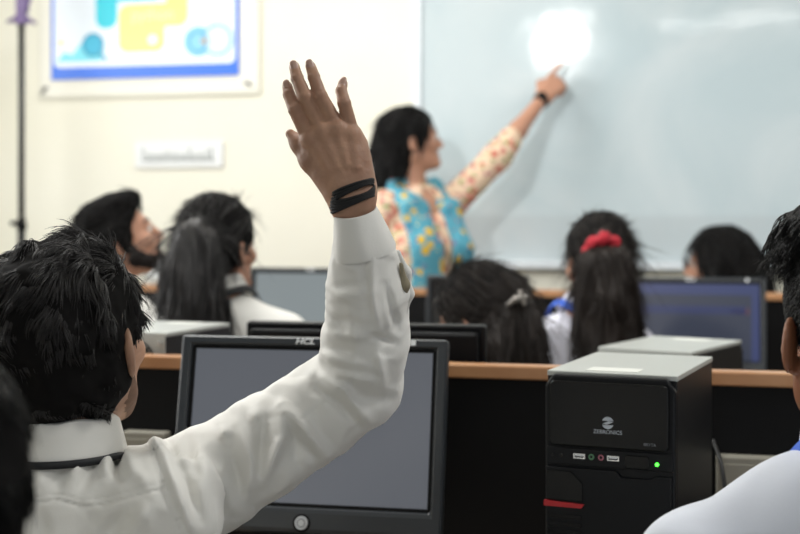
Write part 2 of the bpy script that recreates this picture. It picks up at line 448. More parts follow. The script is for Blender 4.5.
# ---- poster on its backing board
def poster():
    y0 = YW - 0.02
    a = at(38, 97, y0); b = at(259, 97, y0); x0, x1 = a[0], b[0]; zb = (at(38, 98, y0)[2] + at(259, 93, y0)[2]) / 2; zt = 2.86
    cx = (x0 + x1) / 2; hw = (x1 - x0) / 2
    r = empty('display_board', (cx, YW - 0.002, zb), 0, 'plain white backing board on the wall behind the blue bordered poster', 'board')
    mb = mat('backing_white', 'EDEBE0', 0.7)
    BM().box(-hw, hw, -0.012, 0, 0, zt - zb).build('panel', mb, r)
    BM().frame(-hw, hw, 0, zt - zb, -hw + 0.012, hw - 0.012, 0.012, zt - zb - 0.012, -0.014, -0.012).build('rim', mat('rim_white', 'E2E0D4', 0.6), r)
    for px, py, sg in ((45, 88, -1), (247, 83, 1)):
        q = at(px, py, y0)
        BM().box(q[0] - cx - 0.012, q[0] - cx + 0.012, -0.02, -0.012, q[2] - zb - 0.006, q[2] - zb + 0.006, 0.002) \
            .cyl((q[0] - cx, -0.018, q[2] - zb), (q[0] - cx + sg * 0.02, -0.018, q[2] - zb - 0.03 * (sg < 0) - 0.012 * (sg > 0)), 0.005).build('corner_clip', mat('clip_grey', '5b5a58', 0.5), r)
    y1 = YW - 0.0175
    p = at(52, 80, y1); q = at(239, 75, y1); px0, px1 = p[0], q[0]; pz = (p[2] + q[2]) / 2; H = 0.97
    S = (px1 - px0) / 187.0            # metres per photo pixel on the poster
    mx = (px0 + px1) / 2
    pr = empty('poster', (mx, y1, pz), 0, 'large white poster with blue border and a two-coloured snake emblem', 'poster')
    h = (px1 - px0) / 2
    BM().box(-h, h, -0.006, 0, 0, H).build('border_sheet', mat('poster_blue', '2a6ee0', 0.35), pr)
    BM().prism(rrect(-h + 3 * S, h - 3 * S, 11 * S, H - 0.03, 6 * S), -0.0075, -0.006).build('white_panel', mat('poster_white', 'E6EFF8', 0.3), pr)
    cyan, yel, wht = mat('poster_cyan', '2CC9DC', 0.35), mat('poster_yellow', 'EFE58C', 0.35), mat('poster_paper', 'F2F6FA', 0.35)
    X = lambda px: (px - 145.5) * S
    Z = lambda py: (77.5 - py) * S
    ox, oz, u = X(144), Z(8), 46 * S
    def snake(sg, m, y, name):
        g = 0.035
        R = lambda a, b_, c, d, rr: rrect(*sorted((ox + sg * a * u, ox + sg * b_ * u)), *sorted((oz + sg * c * u, oz + sg * d * u)), rr * u)
        bm_ = BM()
        bm_.prism(R(-0.5, 0.5, 0.10, 1.0, 0.2), y - 0.001, y)
        bm_.prism(R(-1.0, 0.5, g, 0.5, 0.22), y - 0.0012, y)
        bm_.prism(R(-1.0, -0.5 - g, -0.5, 0.5, 0.2), y - 0.0014, y)
        o = bm_.build(name, m, pr)
        BM().prism(disc(ox - sg * 0.24 * u, oz + sg * 0.76 * u, 0.10 * u), y - 0.002, y - 0.001).build('eye_dot', wht, o)
    snake(1, cyan, -0.0075, 'emblem'); snake(-1, yel, -0.0075, 'emblem')
    text('lettering', 'python', 15 * S, mat('poster_pale', 'F4F1C4', 0.4), pr, (X(155), -0.0094, Z(20)))
    # small graphic on the left: blot, lens and dot
    blot = BM().prism([(X(a), Z(b)) for a, b in ((57, 61), (66, 52), (74, 55), (82, 45), (90, 42), (102, 44), (106, 52), (103, 61))], -0.0085, -0.0075)
    blot.build('graphic', mat('poster_aqua', '7fdff0', 0.4), pr)
    BM().prism(disc(X(95), Z(46), 10 * S), -0.0092, -0.0085).build('graphic', mat('poster_teal', '3fb6d8', 0.4), pr)
    BM().torus((X(95), -0.0088, Z(46)), 10 * S, 1.2 * S).cyl((X(101), -0.0088, Z(53)), (X(109), -0.0088, Z(61)), 1.4 * S).build('graphic', mat('poster_teal2', '4aa3c4', 0.4), pr)
    BM().prism(disc(X(62), Z(43), 2.6 * S), -0.0085, -0.0075).build('graphic', yel, pr)
    # two overlapping circles on the right
    BM().prism(disc(X(200), Z(46), 14 * S), -0.0085, -0.0075).build('graphic', mat('poster_sky', '8ccbe8', 0.4), pr)
    BM().torus((X(200), -0.0085, Z(46)), 9 * S, 1.0 * S).build('graphic', mat('poster_sky2', '64b4dc', 0.4), pr)
    BM().prism(disc(X(219), Z(45), 14 * S), -0.0088, -0.008).build('graphic', mat('poster_ice', 'd4ebf6', 0.4), pr)
    BM().torus((X(219), -0.0088, Z(45)), 14 * S, 0.9 * S).build('graphic', mat('poster_sky2', '64b4dc', 0.4), pr)
    BM().prism(disc(X(206), Z(46), 3.4 * S), -0.0096, -0.0088).build('graphic', mat('poster_orange', 'e8a860', 0.4), pr)
poster()

# ---- small name plate under the poster
def name_plate():
    y0 = YW - 0.01
    a = at(135, 168, y0); b = at(223, 142, y0); cx = (a[0] + b[0]) / 2; hw = (b[0] - a[0]) / 2; H = b[2] - a[2]
    r = empty('name_plate', (cx, YW - 0.002, a[2]), 0, 'small white plate with grey lettering on the wall below the poster', 'sign')
    BM().box(-hw, hw, -0.01, 0, 0, H, 0.003).build('plate', mat('plate_white', 'E4E6E6', 0.5), r)
    S = 2 * hw / 88
    mk = BM(); rg = np.random.default_rng(3); x = -hw + 8 * S
    tall = (1, .55, .6, .5, .55, .6, .75, .55, .6, .5, .6, .95, .5, .6, .55, .8, .95)
    for i, t in enumerate(tall):            # unreadable letters: upright strokes with bowls
        mk.box(x, x + 1.3 * S, -0.0108, -0.01, 6 * S, (6 + 13 * t) * S)
        if i % 2: mk.torus((x + 2.4 * S, -0.0104, 8.5 * S), 2.0 * S, 0.5 * S, n=14, m=5)
        else: mk.box(x, x + 3.6 * S, -0.0108, -0.01, 6 * S, 7.4 * S)
        x += 4.25 * S
    mk.build('lettering', mat('plate_grey', '737c7a', 0.6), r)
    BM().cyl((-hw + 3 * S, -0.013, H - 4 * S), (-hw + 3 * S, -0.01, H - 4 * S), 1.4 * S).build('screw', M_alu, r)
    BM().cyl((hw - 3 * S, -0.013, H - 4 * S), (hw - 3 * S, -0.01, H - 4 * S), 1.4 * S).build('screw', M_alu, r)
name_plate()

# ---- tall stand by the wall
def tall_stand():
    y0 = 5.12; p = at(21.5, 222, y0); t = at(22, 22, y0)
    r = empty('tripod_stand', (p[0], y0, 0), 0, 'tall thin black tripod stand with a purple clamp head by the wall', 'stand')
    BM().cyl((0, 0, 0.35), (0, 0, p[2] - 0.02), 0.017).build('lower_tube', M_metal, r, True)
    BM().cyl((0, 0, p[2] - 0.03), (0, 0, t[2]), 0.0135).build('upper_tube', M_metal, r, True)
    BM().cyl((0, 0, p[2] - 0.03), (0, 0, p[2] + 0.015), 0.024, 0.018).cyl((-0.05, 0, p[2] - 0.005), (0.0, 0, p[2] - 0.005), 0.010).build('lock_collar', M_black, r, True)
    pur = mat('purple_plastic', '6d5a86', 0.4)
    BM().cyl((0, 0, t[2] - 0.01), (0, 0, t[2] + 0.05), 0.030, 0.022).box(-0.02, 0.03, -0.02, 0.02, t[2] + 0.04, t[2] + 0.16, 0.008).build('clamp_head', pur, r)
    for dx, dz in ((-0.06, 0.00), (0.07, -0.01), (0.05, 0.10)):
        BM().cyl((0, 0, t[2] + 0.03), (dx, -0.01, t[2] + dz), 0.011, 0.008).build('clamp_arm', pur, r, True)
    for k in range(3):
        a = k * 2.094 + 0.4
        BM().cyl((0, 0, 0.55), (0.30 * math.cos(a), 0.24 * math.sin(a), 0.012), 0.011).build('leg', M_metal, r, True)
tall_stand()

# ---- partitions with a wooden edge, and the desks on both sides
def partition(y, x0, x1, z, label):
    r = empty('desk_partition', ((x0 + x1) / 2, y, 0), 0, label, 'desk partition'); h = (x1 - x0) / 2
    BM().box(-h, h, -0.012, 0.012, 0, z - 0.023).build('panel', M_black, r)
    BM().box(-h, h, -0.020, 0.020, z - 0.024, z, 0.003).build('top_edge', M_wood, r)
    return r
ZP = 1.016
partition(2.33, -2.6, 2.4, ZP, 'black desk partition with wooden top edge behind the front computer tower')
partition(4.62, -3.0, 2.9, 1.02, 'black desk partition with wooden top edge in front of the teacher')
ZD = 0.68
def desk(y0, y1, x0, x1, label, mid=-0.15):
    r = empty('computer_desk', ((x0 + x1) / 2, (y0 + y1) / 2, 0), 0, label, 'desk'); hx, hy = (x1 - x0) / 2, (y1 - y0) / 2
    BM().box(-hx, hx, -hy, hy, ZD - 0.025, ZD, 0.004).build('desk_top', M_desk, r)
    for sx in (-1, mid, 1):
        BM().box(sx * (hx - 0.03) - 0.012, sx * (hx - 0.03) + 0.012, -hy + 0.05, hy - 0.01, 0, ZD - 0.025).build('leg', M_black, r)
desk(1.83, 2.316, -2.5, 2.3, 'long desk under the large dark monitor, in front of the partition')
desk(2.344, 2.80, -2.5, 2.3, 'long desk behind the first partition, under the silver topped towers')
desk(4.02, 4.605, -2.9, 2.8, 'long desk under the distant monitors, before the far partition', 0.1)

# ---- cable trunking boxes on the near partition
def trunk(px0, px1, py0, dz, label):
    y = 2.316; a = at(px0, py0, y); b = at(px1, py0, y)
    r = empty('trunking_box', ((a[0] + b[0]) / 2, y, a[2] - dz), 0, label, 'cable box'); h = (b[0] - a[0]) / 2
    BM().box(-h, h, -0.03, 0.001, 0, dz, 0.003).build('box', M_grey, r)
    BM().box(-h + 0.01, h - 0.01, -0.0325, -0.03, 0.012, dz - 0.012, 0.001).build('lid', M_grey, r)
    return r
trunk(716, 835, 453, 0.075, 'grey plastic box on the black partition right of the computer tower')
trunk(128, 171, 429, 0.06, 'small grey box on the black partition left of the large monitor')

# ---- monitors
def monitor(name, loc, rz, Wd, Ht, tilt, zb, screen, label, group=None, logo=None, sticker=False, side=0.014, top=0.013, bot=0.04, deep=0.05, button=False, body=None, bars=False):
    body = body or M_plast2
    r = empty(name, loc, rz, label, 'monitor', group)
    R = Matrix.Translation((0, 0, zb)) @ Matrix.Rotation(-tilt, 4, 'X')
    h = Wd / 2
    bz = BM().frame(-h, h, 0, Ht, -h + side, h - side, bot, Ht - top, -0.012, 0.012).xf(R).build('bezel', body, r, bevel=0.006)
    inn = BM().frame(-h + side - 0.001, h - side + 0.001, bot - 0.001, Ht - top + 0.001, -h + side + 0.006, h - side - 0.006, bot + 0.006, Ht - top - 0.006, -0.006, 0.006).xf(R).build('inner_bezel', M_black, r)
    sc = BM().box(-h + side + 0.004, h - side - 0.004, -0.003, 0.004, bot + 0.004, Ht - top - 0.004).xf(R).build('screen', screen, r)
    if bars:
        for z0, z1, x0, x1, c in bars:
            BM().box(-h + side + 0.006 + x0 * (Wd - 2 * side - 0.012), -h + side + 0.006 + x1 * (Wd - 2 * side - 0.012), -0.0036, -0.003, bot + z0 * (Ht - bot - top), bot + z1 * (Ht - bot - top)).xf(R).build('screen_band', c, sc)
    BM().box(-h + 0.012, h - 0.012, 0.010, 0.028, 0.012, Ht - 0.012, 0.006).box(-h * 0.62, h * 0.62, 0.02, deep + 0.02, 0.05, Ht - 0.05, 0.014).xf(R).build('rear_housing', M_plast, r)
    BM().box(-0.035, 0.035, 0.045, 0.075, 0.01, zb + Ht * 0.45, 0.008).build('stand_neck', M_plast, r)
    BM().prism(disc(0, 0.05, 0.12, 40), 0, 0.014, 'z').build('base', M_plast, r)
    if logo is not None:
        t = text('lettering', logo, 0.0125, M_white, bz, tuple(R @ Vector((-0.012, -0.0126, Ht - top / 2 - 0.0005))), tuple(Euler((math.pi / 2 - tilt, 0, 0))), bold=0.0003, shear=0.25, wide=1.35)
    if sticker:
        BM().box(h - 0.062, h - 0.053, -0.0128, -0.012, Ht - 0.0112, Ht - 0.0022).xf(R).build('sticker', M_white, bz)
    if button:
        b2 = BM().cyl((0, -0.012, bot * 0.42), (0, -0.016, bot * 0.42), 0.0115, 0.0105, 32).xf(R).build('power_button', mat('button_silver', 'c2c6cb', 0.35, metal=0.6), r, False)
        BM().torus((0, -0.0125, bot * 0.42), 0.0128, 0.0018).xf(R).build('button_ring', M_black, b2, True)
        BM().torus((0, -0.016, bot * 0.42), 0.0062, 0.0009).xf(R).build('button_mark', mat('button_grey', '70757c', 0.4), b2, True)
    return r
def screen_mat(name, col, emit, rough=0.28, vary=None):
    m = mat(name, '16181c', rough, 0.5)
    nt = m.node_tree; b = nt.nodes['Principled BSDF']; b.inputs['Emission Color'].default_value = lin(col) + (1,); b.inputs['Emission Strength'].default_value = emit
    return m
S1 = screen_mat('screen_glow_grey', '767a82', 0.55)
S2 = screen_mat('screen_glow_dark', '3a4052', 0.7)
S3 = screen_mat('screen_glow_pale', '8b9496', 0.85)
p = at(303, 400, 2.05)
monitor('computer_monitor', (p[0], 2.05, ZD), math.radians(2), 0.456, 0.318, math.radians(12), 0.085, S1, 'large dark framed monitor behind the raised sleeve, screen lit grey', None, 'HCL', True, 0.019, 0.016, 0.042, button=True)
B1 = screen_mat('screen_blue', '38426f', 0.8); B2 = screen_mat('screen_blue_dim', '2c3560', 0.8); B3 = mat('screen_red', '4a2f38', 0.3, emit=0.5)
p = at(694, 300, 4.36)
monitor('computer_monitor', (p[0], 4.36, ZD), 0, 0.445, 0.31, math.radians(6), 0.09, S2, 'distant monitor with dark blue screen right of the red tied ponytail', 'monitors on the far desk', 'HCL', True,
        bars=[(0.84, 0.97, 0, 0.94, B1), (0.60, 0.70, 0, 0.90, B2), (0.0, 0.97, 0.94, 1.0, B1), (0.60, 0.68, 0.78, 0.92, B3)])
p = at(312, 300, 4.30)
monitor('computer_monitor', (p[0], 4.30, ZD), 0, 0.46, 0.31, math.radians(6), 0.112, S3, 'distant monitor with pale grey screen beside the seated woman with a long ponytail', 'monitors on the far desk', 'HCL', True)
p = at(476, 300, 4.36)
monitor('computer_monitor', (p[0], 4.36, ZD), 0, 0.345, 0.31, math.radians(4), 0.09, mat('screen_off', '0b0c0e', 0.2), 'distant small black monitor behind the bowed head, screen off', 'monitors on the far desk')
# the monitor on the other side of the partition, its back towards us
p = at(367, 330, 2.47)
monitor('computer_monitor', (p[0], 2.47, ZD), math.pi + math.radians(1), 0.47, 0.32, math.radians(3), 0.075, mat('screen_off', '0b0c0e', 0.2), 'dark monitor seen from behind, just over the partition above the large monitor', body=M_plast, deep=0.06)

# ---- computer towers
def tower(loc, rz, Wd, Dp, Ht, label, logo=True):
    """front faces -y; the origin is the middle of the front foot edge"""
    r = empty('computer_tower', loc, rz, label, 'computer tower'); h = Wd / 2
    BM().box(-h, h, 0.012, Dp, 0.012, Ht - 0.006, 0.002).build('case_body', M_case, r)
    BM().box(-h - 0.0006, h + 0.0006, 0.012, Dp + 0.001, Ht - 0.008, Ht, 0.0015).build('top_panel', M_silver, r)
    BM().box(-h * 0.45, h * 0.35, 0.03, 0.075, Ht, Ht + 0.0006).build('sticker', mat('tape_white', 'd6d8d2', 0.5), r)
    for sx in (-1, 1):
        for yy in (0.05, Dp - 0.05):
            BM().cyl((sx * (h - 0.03), yy, 0), (sx * (h - 0.03), yy, 0.013), 0.014).build('foot', M_black, r)
    # moulded front: chamfered hood, gloss drive door, port strip, lower grille
    BM().prism([(-h, 0), (h, 0), (h, Ht - 0.02), (h - 0.012, Ht - 0.004), (-h + 0.012, Ht - 0.004), (-h, Ht - 0.02)], 0, 0.013).build('front_bezel', M_plast, r, bevel=0.003)
    zd = Ht - 0.104
    BM().prism(rrect(-h + 0.008, h - 0.008, zd, Ht - 0.012, 0.008), -0.007, 0.001).build('drive_door', M_gloss, r, bevel=0.002)
    BM().box(-h + 0.003, h - 0.003, -0.004, 0.001, zd - 0.028, zd - 0.003, 0.0015).build('port_strip', M_plast, r)
    BM().prism([(-h + 0.003, 0.03), (h - 0.004, 0.03), (h - 0.004, zd - 0.035), (h * 0.72, zd - 0.035), (h * 0.64, zd - 0.040), (h * 0.2, zd - 0.040), (h * 0.12, zd - 0.031), (-h + 0.003, zd - 0.031)], -0.006, 0.001).build('lower_panel', M_plast, r, bevel=0.0015)
    zp = zd - 0.014
    for x in (-0.042, 0.007):
        u = BM().frame(x - 0.0085, x + 0.0085, zp - 0.0035, zp + 0.0035, x - 0.0068, x + 0.0068, zp - 0.002, zp + 0.002, -0.0048, -0.003).build('usb_port', M_chrome, r)
        BM().box(x - 0.006, x + 0.006, -0.0045, -0.003, zp - 0.0002, zp + 0.0016).build('tongue', M_white, u)
    for x, c in ((-0.0245, mat('jack_green', '5f8f6a', 0.4)), (-0.0105, mat('jack_pink', 'b06a78', 0.4))):
        BM().torus((x, -0.0042, zp), 0.0032, 0.0011, n=20).build('audio_jack', c, r)
    BM().prism(rrect(0.024, 0.058, zp - 0.012, zp + 0.006, 0.004), -0.0062, -0.003).build('power_button', M_gloss, r, bevel=0.001)
    BM().cyl((0.069, -0.0055, zp - 0.004), (0.069, -0.003, zp - 0.004), 0.0025).build('power_light', mat('led_green', '46ff3c', 0.3, emit=5.0), r)
    for x in (-h + 0.012, -h + 0.025):
        BM().cyl((x, -0.0045, zp), (x, -0.003, zp), 0.0025).build('small_button', M_gloss, r)
    BM().prism([(-h + 0.004, zd - 0.036), (-h + 0.040, zd - 0.036), (-h + 0.057, zd - 0.052), (-h + 0.057, zd - 0.078), (-h + 0.004, zd - 0.078)], -0.0085, -0.005).build('vent_plate', M_gloss, r, bevel=0.001)
    BM().prism([(-h + 0.001, zd - 0.079), (-h + 0.060, zd - 0.0815), (-h + 0.056, zd - 0.087), (-h + 0.001, zd - 0.087)], -0.010, -0.005).build('red_accent', M_red, r)
    g = BM()
    for k in range(7): g.box(-h + 0.006, -h + 0.055, -0.0075, -0.005, zd - 0.17 + k * 0.011, zd - 0.164 + k * 0.011)
    g.build('grille', M_gloss, r)
    if logo:
        zc = zd + 0.036
        b = BM()
        b.prism([(x, z) for x, z in disc(0.0, zc, 0.0085, 24, math.radians(200), math.radians(340))] , -0.0076, -0.007)
        b.prism([(x, z) for x, z in disc(0.0, zc, 0.0085, 24, math.radians(20), math.radians(160))], -0.0076, -0.007)
        b.prism([(-0.0075, zc - 0.0012), (0.0015, zc + 0.0026), (0.0078, zc + 0.0014), (-0.001, zc - 0.0024)], -0.0076, -0.007)
        b.build('emblem', mat('print_silver', 'b9c0c8', 0.35, metal=0.3), r)
        text('lettering', 'ZEBRONICS', 0.0078, mat('print_silver', 'b9c0c8', 0.35), r, (0.0, -0.0076, zd + 0.023), ext=0.0002)
        text('lettering', 'BRYTA', 0.0058, M_greyp, r, (h - 0.034, -0.0076, zd + 0.009), ext=0.0002)
    # rear of the case: silver sheet with fan grille, slots and thumb screws
    bp = BM().box(-h + 0.001, h - 0.001, Dp, Dp + 0.0025, 0.012, Ht - 0.008).build('rear_panel', M_silver, r)
    f = BM()
    for k in range(5): f.torus((-h * 0.28, Dp + 0.003, Ht - 0.058), 0.008 + 0.0085 * k, 0.0022, n=30, m=6)
    for a in range(4):
        q = a * math.pi / 2 + 0.78
        f.cyl((-h * 0.28, Dp + 0.003, Ht - 0.058), (-h * 0.28 + 0.044 * math.cos(q), Dp + 0.003, Ht - 0.058 + 0.044 * math.sin(q)), 0.0016, n=6)
    f.build('fan_grille', M_cable, bp)
    for x, z in ((h - 0.016, Ht - 0.02), (h - 0.016, Ht - 0.09), (-h + 0.012, Ht - 0.02)):
        BM().cyl((x, Dp + 0.002, z), (x, Dp + 0.008, z), 0.005).build('thumb_screw', M_chrome, bp)
    BM().box(h * 0.1, h * 0.85, Dp + 0.002, Dp + 0.006, Ht - 0.052, Ht - 0.02, 0.001).build('power_socket', M_black, bp)
    return r
# tower beside the large monitor
p = W(609, 374, 1.88)
tower((p[0], p[1], ZD), math.radians(-9), 0.187, 0.29, p[2] - ZD, 'black computer tower with silver top, front panel with green power light')
# towers on the far side of the partition, backs towards us: placed by their rear near corner
def tower_back(px, py, D, yaw_cam, Wd, Dp, label):
    c = W(px, py, D); rz = camdir(yaw_cam) + math.pi        # rear faces the camera
    # rear right (seen from behind) top corner is local (-h, Dp)
    off = Matrix.Rotation(rz, 3, 'Z') @ Vector((-Wd / 2, Dp, 0))
    return tower((c[0] - off.x, c[1] - off.y, ZD), rz, Wd, Dp, c[2] - ZD, label, False)
tower_back(692, 352, 2.56, 33, 0.195, 0.30, 'black and silver computer tower seen from behind, right of the red tied ponytail')
tower_back(166, 333, 2.58, 21, 0.185, 0.27, 'silver backed computer tower with round fan grille beyond the raised-hand student')

# ---- cable hanging beside the front tower
def cable():
    a = at(713, 440, 2.30); b = at(727, 500, 2.22)
    c = bpy.data.curves.new('power_cable', 'CURVE'); c.dimensions = '3D'; c.bevel_depth = 0.0035; s = c.splines.new('BEZIER'); s.bezier_points.add(2)
    for q, pt in zip(s.bezier_points, (a, ((a[0] + b[0]) / 2 + 0.004, (a[1] + b[1]) / 2, (a[2] + b[2]) / 2), (b[0], b[1], ZD + 0.003))):
        q.co = pt; q.handle_left_type = q.handle_right_type = 'AUTO'
    o = bpy.data.objects.new('cable_source', c); COL.objects.link(o)
    me = bpy.data.meshes.new_from_object(o.evaluated_get(bpy.context.evaluated_depsgraph_get())); bpy.data.objects.remove(o); bpy.data.curves.remove(c)
    me.materials.clear(); o = link('power_cable', me, M_cable)
    tag(o, 'thin black cable hanging beside the front computer tower', 'cable')
cable()
#PEOPLE

# ------------------------------------------------------------------ people
def head_ops(f, c, R, s=1.0, tag_=True, beard=False, brow=True, fem=False):
    """skull, face, ears; c = middle of the head at eye level, R columns = right, forward, up"""
    T = lambda *p: c + R @ (np.array(p) * s)
    jw = 0.9 if fem else 1.0
    f.el(T(0, -0.012, 0.030), np.array((0.076, 0.097, 0.088)) * s, R, 0.02)
    f.el(T(0, 0.030, -0.045), np.array((0.058 * jw, 0.060, 0.078)) * s, R, 0.03)
    for sx in (-1, 1):
        f.rc(T(sx * 0.053 * jw, 0.0, -0.060), T(sx * 0.018, 0.066, -0.100), 0.016 * s, 0.017 * s, 0.03)
        f.el(T(sx * 0.044, 0.058, -0.030), np.array((0.022, 0.022, 0.02)) * s, R, 0.02)
    f.el(T(0, 0.076, -0.100), np.array((0.020, 0.017, 0.017)) * s, R, 0.02)
    if beard:
        for sx in (-1, 1): f.chain([T(sx * 0.060, 0.012, -0.050), T(sx * 0.050, 0.020, -0.076), T(sx * 0.018, 0.066, -0.102)], [0.012 * s, 0.0165 * s, 0.0172 * s], 0.01, 6)
    f.rc(T(-0.03, 0.078, 0.016), T(0.03, 0.078, 0.016), 0.013 * s, k=0.02)
    for sx in (-1, 1):
        f.el(T(sx * 0.031, 0.100, -0.002), np.array((0.018, 0.014, 0.012)) * s, R, 0.012, 0, True)
    f.rc(T(0, 0.088, 0.004), T(0, 0.107, -0.036), 0.0085 * s, 0.0115 * s, 0.012)
    for sx in (-1, 1): f.el(T(sx * 0.011, 0.096, -0.043), np.array((0.009, 0.010, 0.007)) * s, R, 0.006)
    for sx in (-1, 1):
        f.el(T(sx * 0.031, 0.080, -0.002), np.array((0.0125, 0.0125, 0.0125)) * s, R, 0.001, 3)
        f.el(T(sx * 0.031, 0.0875, -0.002), np.array((0.0058, 0.0056, 0.0058)) * s, R, 0.001, 4)
        f.rc(T(sx * 0.018, 0.089, 0.006), T(sx * 0.044, 0.080, 0.004), 0.0042 * s, k=0.004)
        if brow: f.rc(T(sx * 0.013, 0.0935, 0.022), T(sx * 0.047, 0.079, 0.024), 0.0042 * s, 0.003 * s, 0.003, 5)
    f.rc(T(-0.019, 0.083, -0.066), T(0.019, 0.083, -0.066), 0.0062 * s, k=0.006, m=2)
    f.rc(T(-0.016, 0.083, -0.077), T(0.016, 0.083, -0.077), 0.0072 * s, k=0.006, m=2)
    for sx in (-1, 1):
        E = R @ np.array(Matrix.Rotation(sx * 0.60, 3, 'Z') @ Matrix.Rotation(-0.15, 3, 'X'))
        f.el(T(sx * 0.084, -0.014, -0.017), np.array((0.0075, 0.019, 0.032)) * s, E, 0.006)
        f.el(T(sx * 0.091, -0.006, -0.013), np.array((0.006, 0.011, 0.019)) * s, E, 0.006, 0, True)
        f.el(T(sx * 0.077, -0.004, -0.042), np.array((0.006, 0.009, 0.010)) * s, E, 0.006)
    return T
def hand_ops(f, w, d, n, side, curl=0.5, s=1.0, point=False, skip=0):
    """five fingers on a palm: w wrist, d direction, n out of the back of the hand, side = towards the thumb"""
    d = d / np.linalg.norm(d); n = n - d * (n @ d); n = n / np.linalg.norm(n); t = np.cross(d, n); t = t if t @ side > 0 else -t
    at_ = lambda a, b, c: w + (d * a + t * b + n * c) * s
    base = [(0.088, 0.028), (0.092, 0.008), (0.087, -0.012), (0.078, -0.030)]
    ln = [(0.042, 0.025, 0.020), (0.046, 0.028, 0.021), (0.042, 0.026, 0.020), (0.034, 0.020, 0.018)]
    f.rc(at_(0, 0.010, 0), at_(0, -0.010, 0), 0.021 * s, k=0.01)
    for (a, b) in base: f.rc(at_(0.008, b * 0.5, 0), at_(a, b, 0), 0.0165 * s, 0.0115 * s, 0.014)
    for i, ((a, b), L) in enumerate(zip(base, ln)):
        c = curl if not (point and i) else 1.25
        if point and i == 0: c = 0.05
        p = at_(a, b, 0); ang = 0.0; r = (0.0098, 0.0088, 0.0078, 0.0066)
        for j in range(3):
            ang += c * (0.7, 0.9, 0.6)[j]
            q = p + (d * math.cos(ang) - n * math.sin(ang) + t * (b * 1.2)) * L[j] * s
            f.rc(p, q, r[j] * s, r[j + 1] * s, 0.004); p = q
    p0, p1, p2, p3 = at_(0.022, 0.022, -0.006), at_(0.052, 0.046, -0.016), at_(0.078, 0.050 if not point else 0.036, -0.026), at_(0.100, 0.046 if not point else 0.018, -0.034)
    f.chain([p0, p1, p2, p3], [0.0165 * s, 0.0125 * s, 0.0100 * s, 0.0078 * s], 0.008)
def cloth_disp(amp, scale, seed, axis=None, st=0.35):
    """soft creases; stretched along axis when given"""
    def fn(P):
        Q = P.copy()
        if axis is not None:
            a = np.asarray(axis, float) / np.linalg.norm(axis); u = Q @ a; Q = Q - np.outer(u * (1 - st), a)
        a_ = noise(Q, scale, seed); b_ = noise(Q + a_[:, None] * 0.02, scale * 2.1, seed + 5)
        return -(amp * (1 - 2 * np.abs(a_)) * 0.6 + amp * 0.5 * b_)
    return fn
class Body:
    """shoulder girdle, chest and seat of someone; B columns = right, forward, up"""
    def __init__(s, neck, yaw, half=0.165, lean=0.0, k=1.0):
        s.B = rotm(yaw, -lean); s.n = np.asarray(neck, float); s.half = half; s.k = k
    def P(s, x, y, z): return s.n + s.B @ np.array((x, y, z))
    def torso(s, f, grow=0.0, low=-0.46, drop=(0.045, 0.045), chest=0.112):
        h = s.half
        for sx, dr in ((-1, drop[0]), (1, drop[1])):
            f.rc(s.P(sx * 0.03, 0.0, -0.048), s.P(sx * (h - 0.01), 0.0, -dr - 0.02), 0.058 + grow, 0.056 + grow, 0.05)
        f.el(s.P(0, 0.025, -0.22), np.array((h + 0.005, chest, 0.22)) + grow, s.B, 0.06)
        f.el(s.P(0, 0.025, -0.40), np.array((h - 0.015, chest, 0.20)) + grow, s.B, 0.08)
        f.el(s.P(0, 0.02, low), np.array((h - 0.005, chest, 0.13)) + grow, s.B, 0.08)
def legs_seated(fb, ft, fs, b, hipz=0.53, seatdir=None):
    """thighs forward, shins down, feet on the floor"""
    fw = b.B[:, 1].copy(); fw[2] = 0; fw /= np.linalg.norm(fw); rt = b.B[:, 0].copy(); rt[2] = 0; rt /= np.linalg.norm(rt)
    hip = b.P(0, 0, -0.55); hip[2] = hipz
    for sx in (-1, 1):
        h = hip + rt * sx * 0.09; kn = hip + rt * sx * 0.12 + fw * 0.40; kn[2] = 0.50; an = kn + fw * 0.02; an[2] = 0.09
        toe = an + fw * 0.15; toe[2] = 0.035; heel = an - fw * 0.04; heel[2] = 0.042
        for f, g in ((fb, -0.012), (ft, 0.004)):
            f.rc(h, kn, 0.085 + g, 0.062 + g, 0.04); f.rc(kn, an, 0.060 + g, 0.045 + g, 0.03)
        fs.rc(heel, toe, 0.042, 0.034, 0.02)
    ft.el(hip, (0.17, 0.14, 0.11), b.B, 0.06); fb.el(hip, (0.155, 0.125, 0.10), b.B, 0.06)
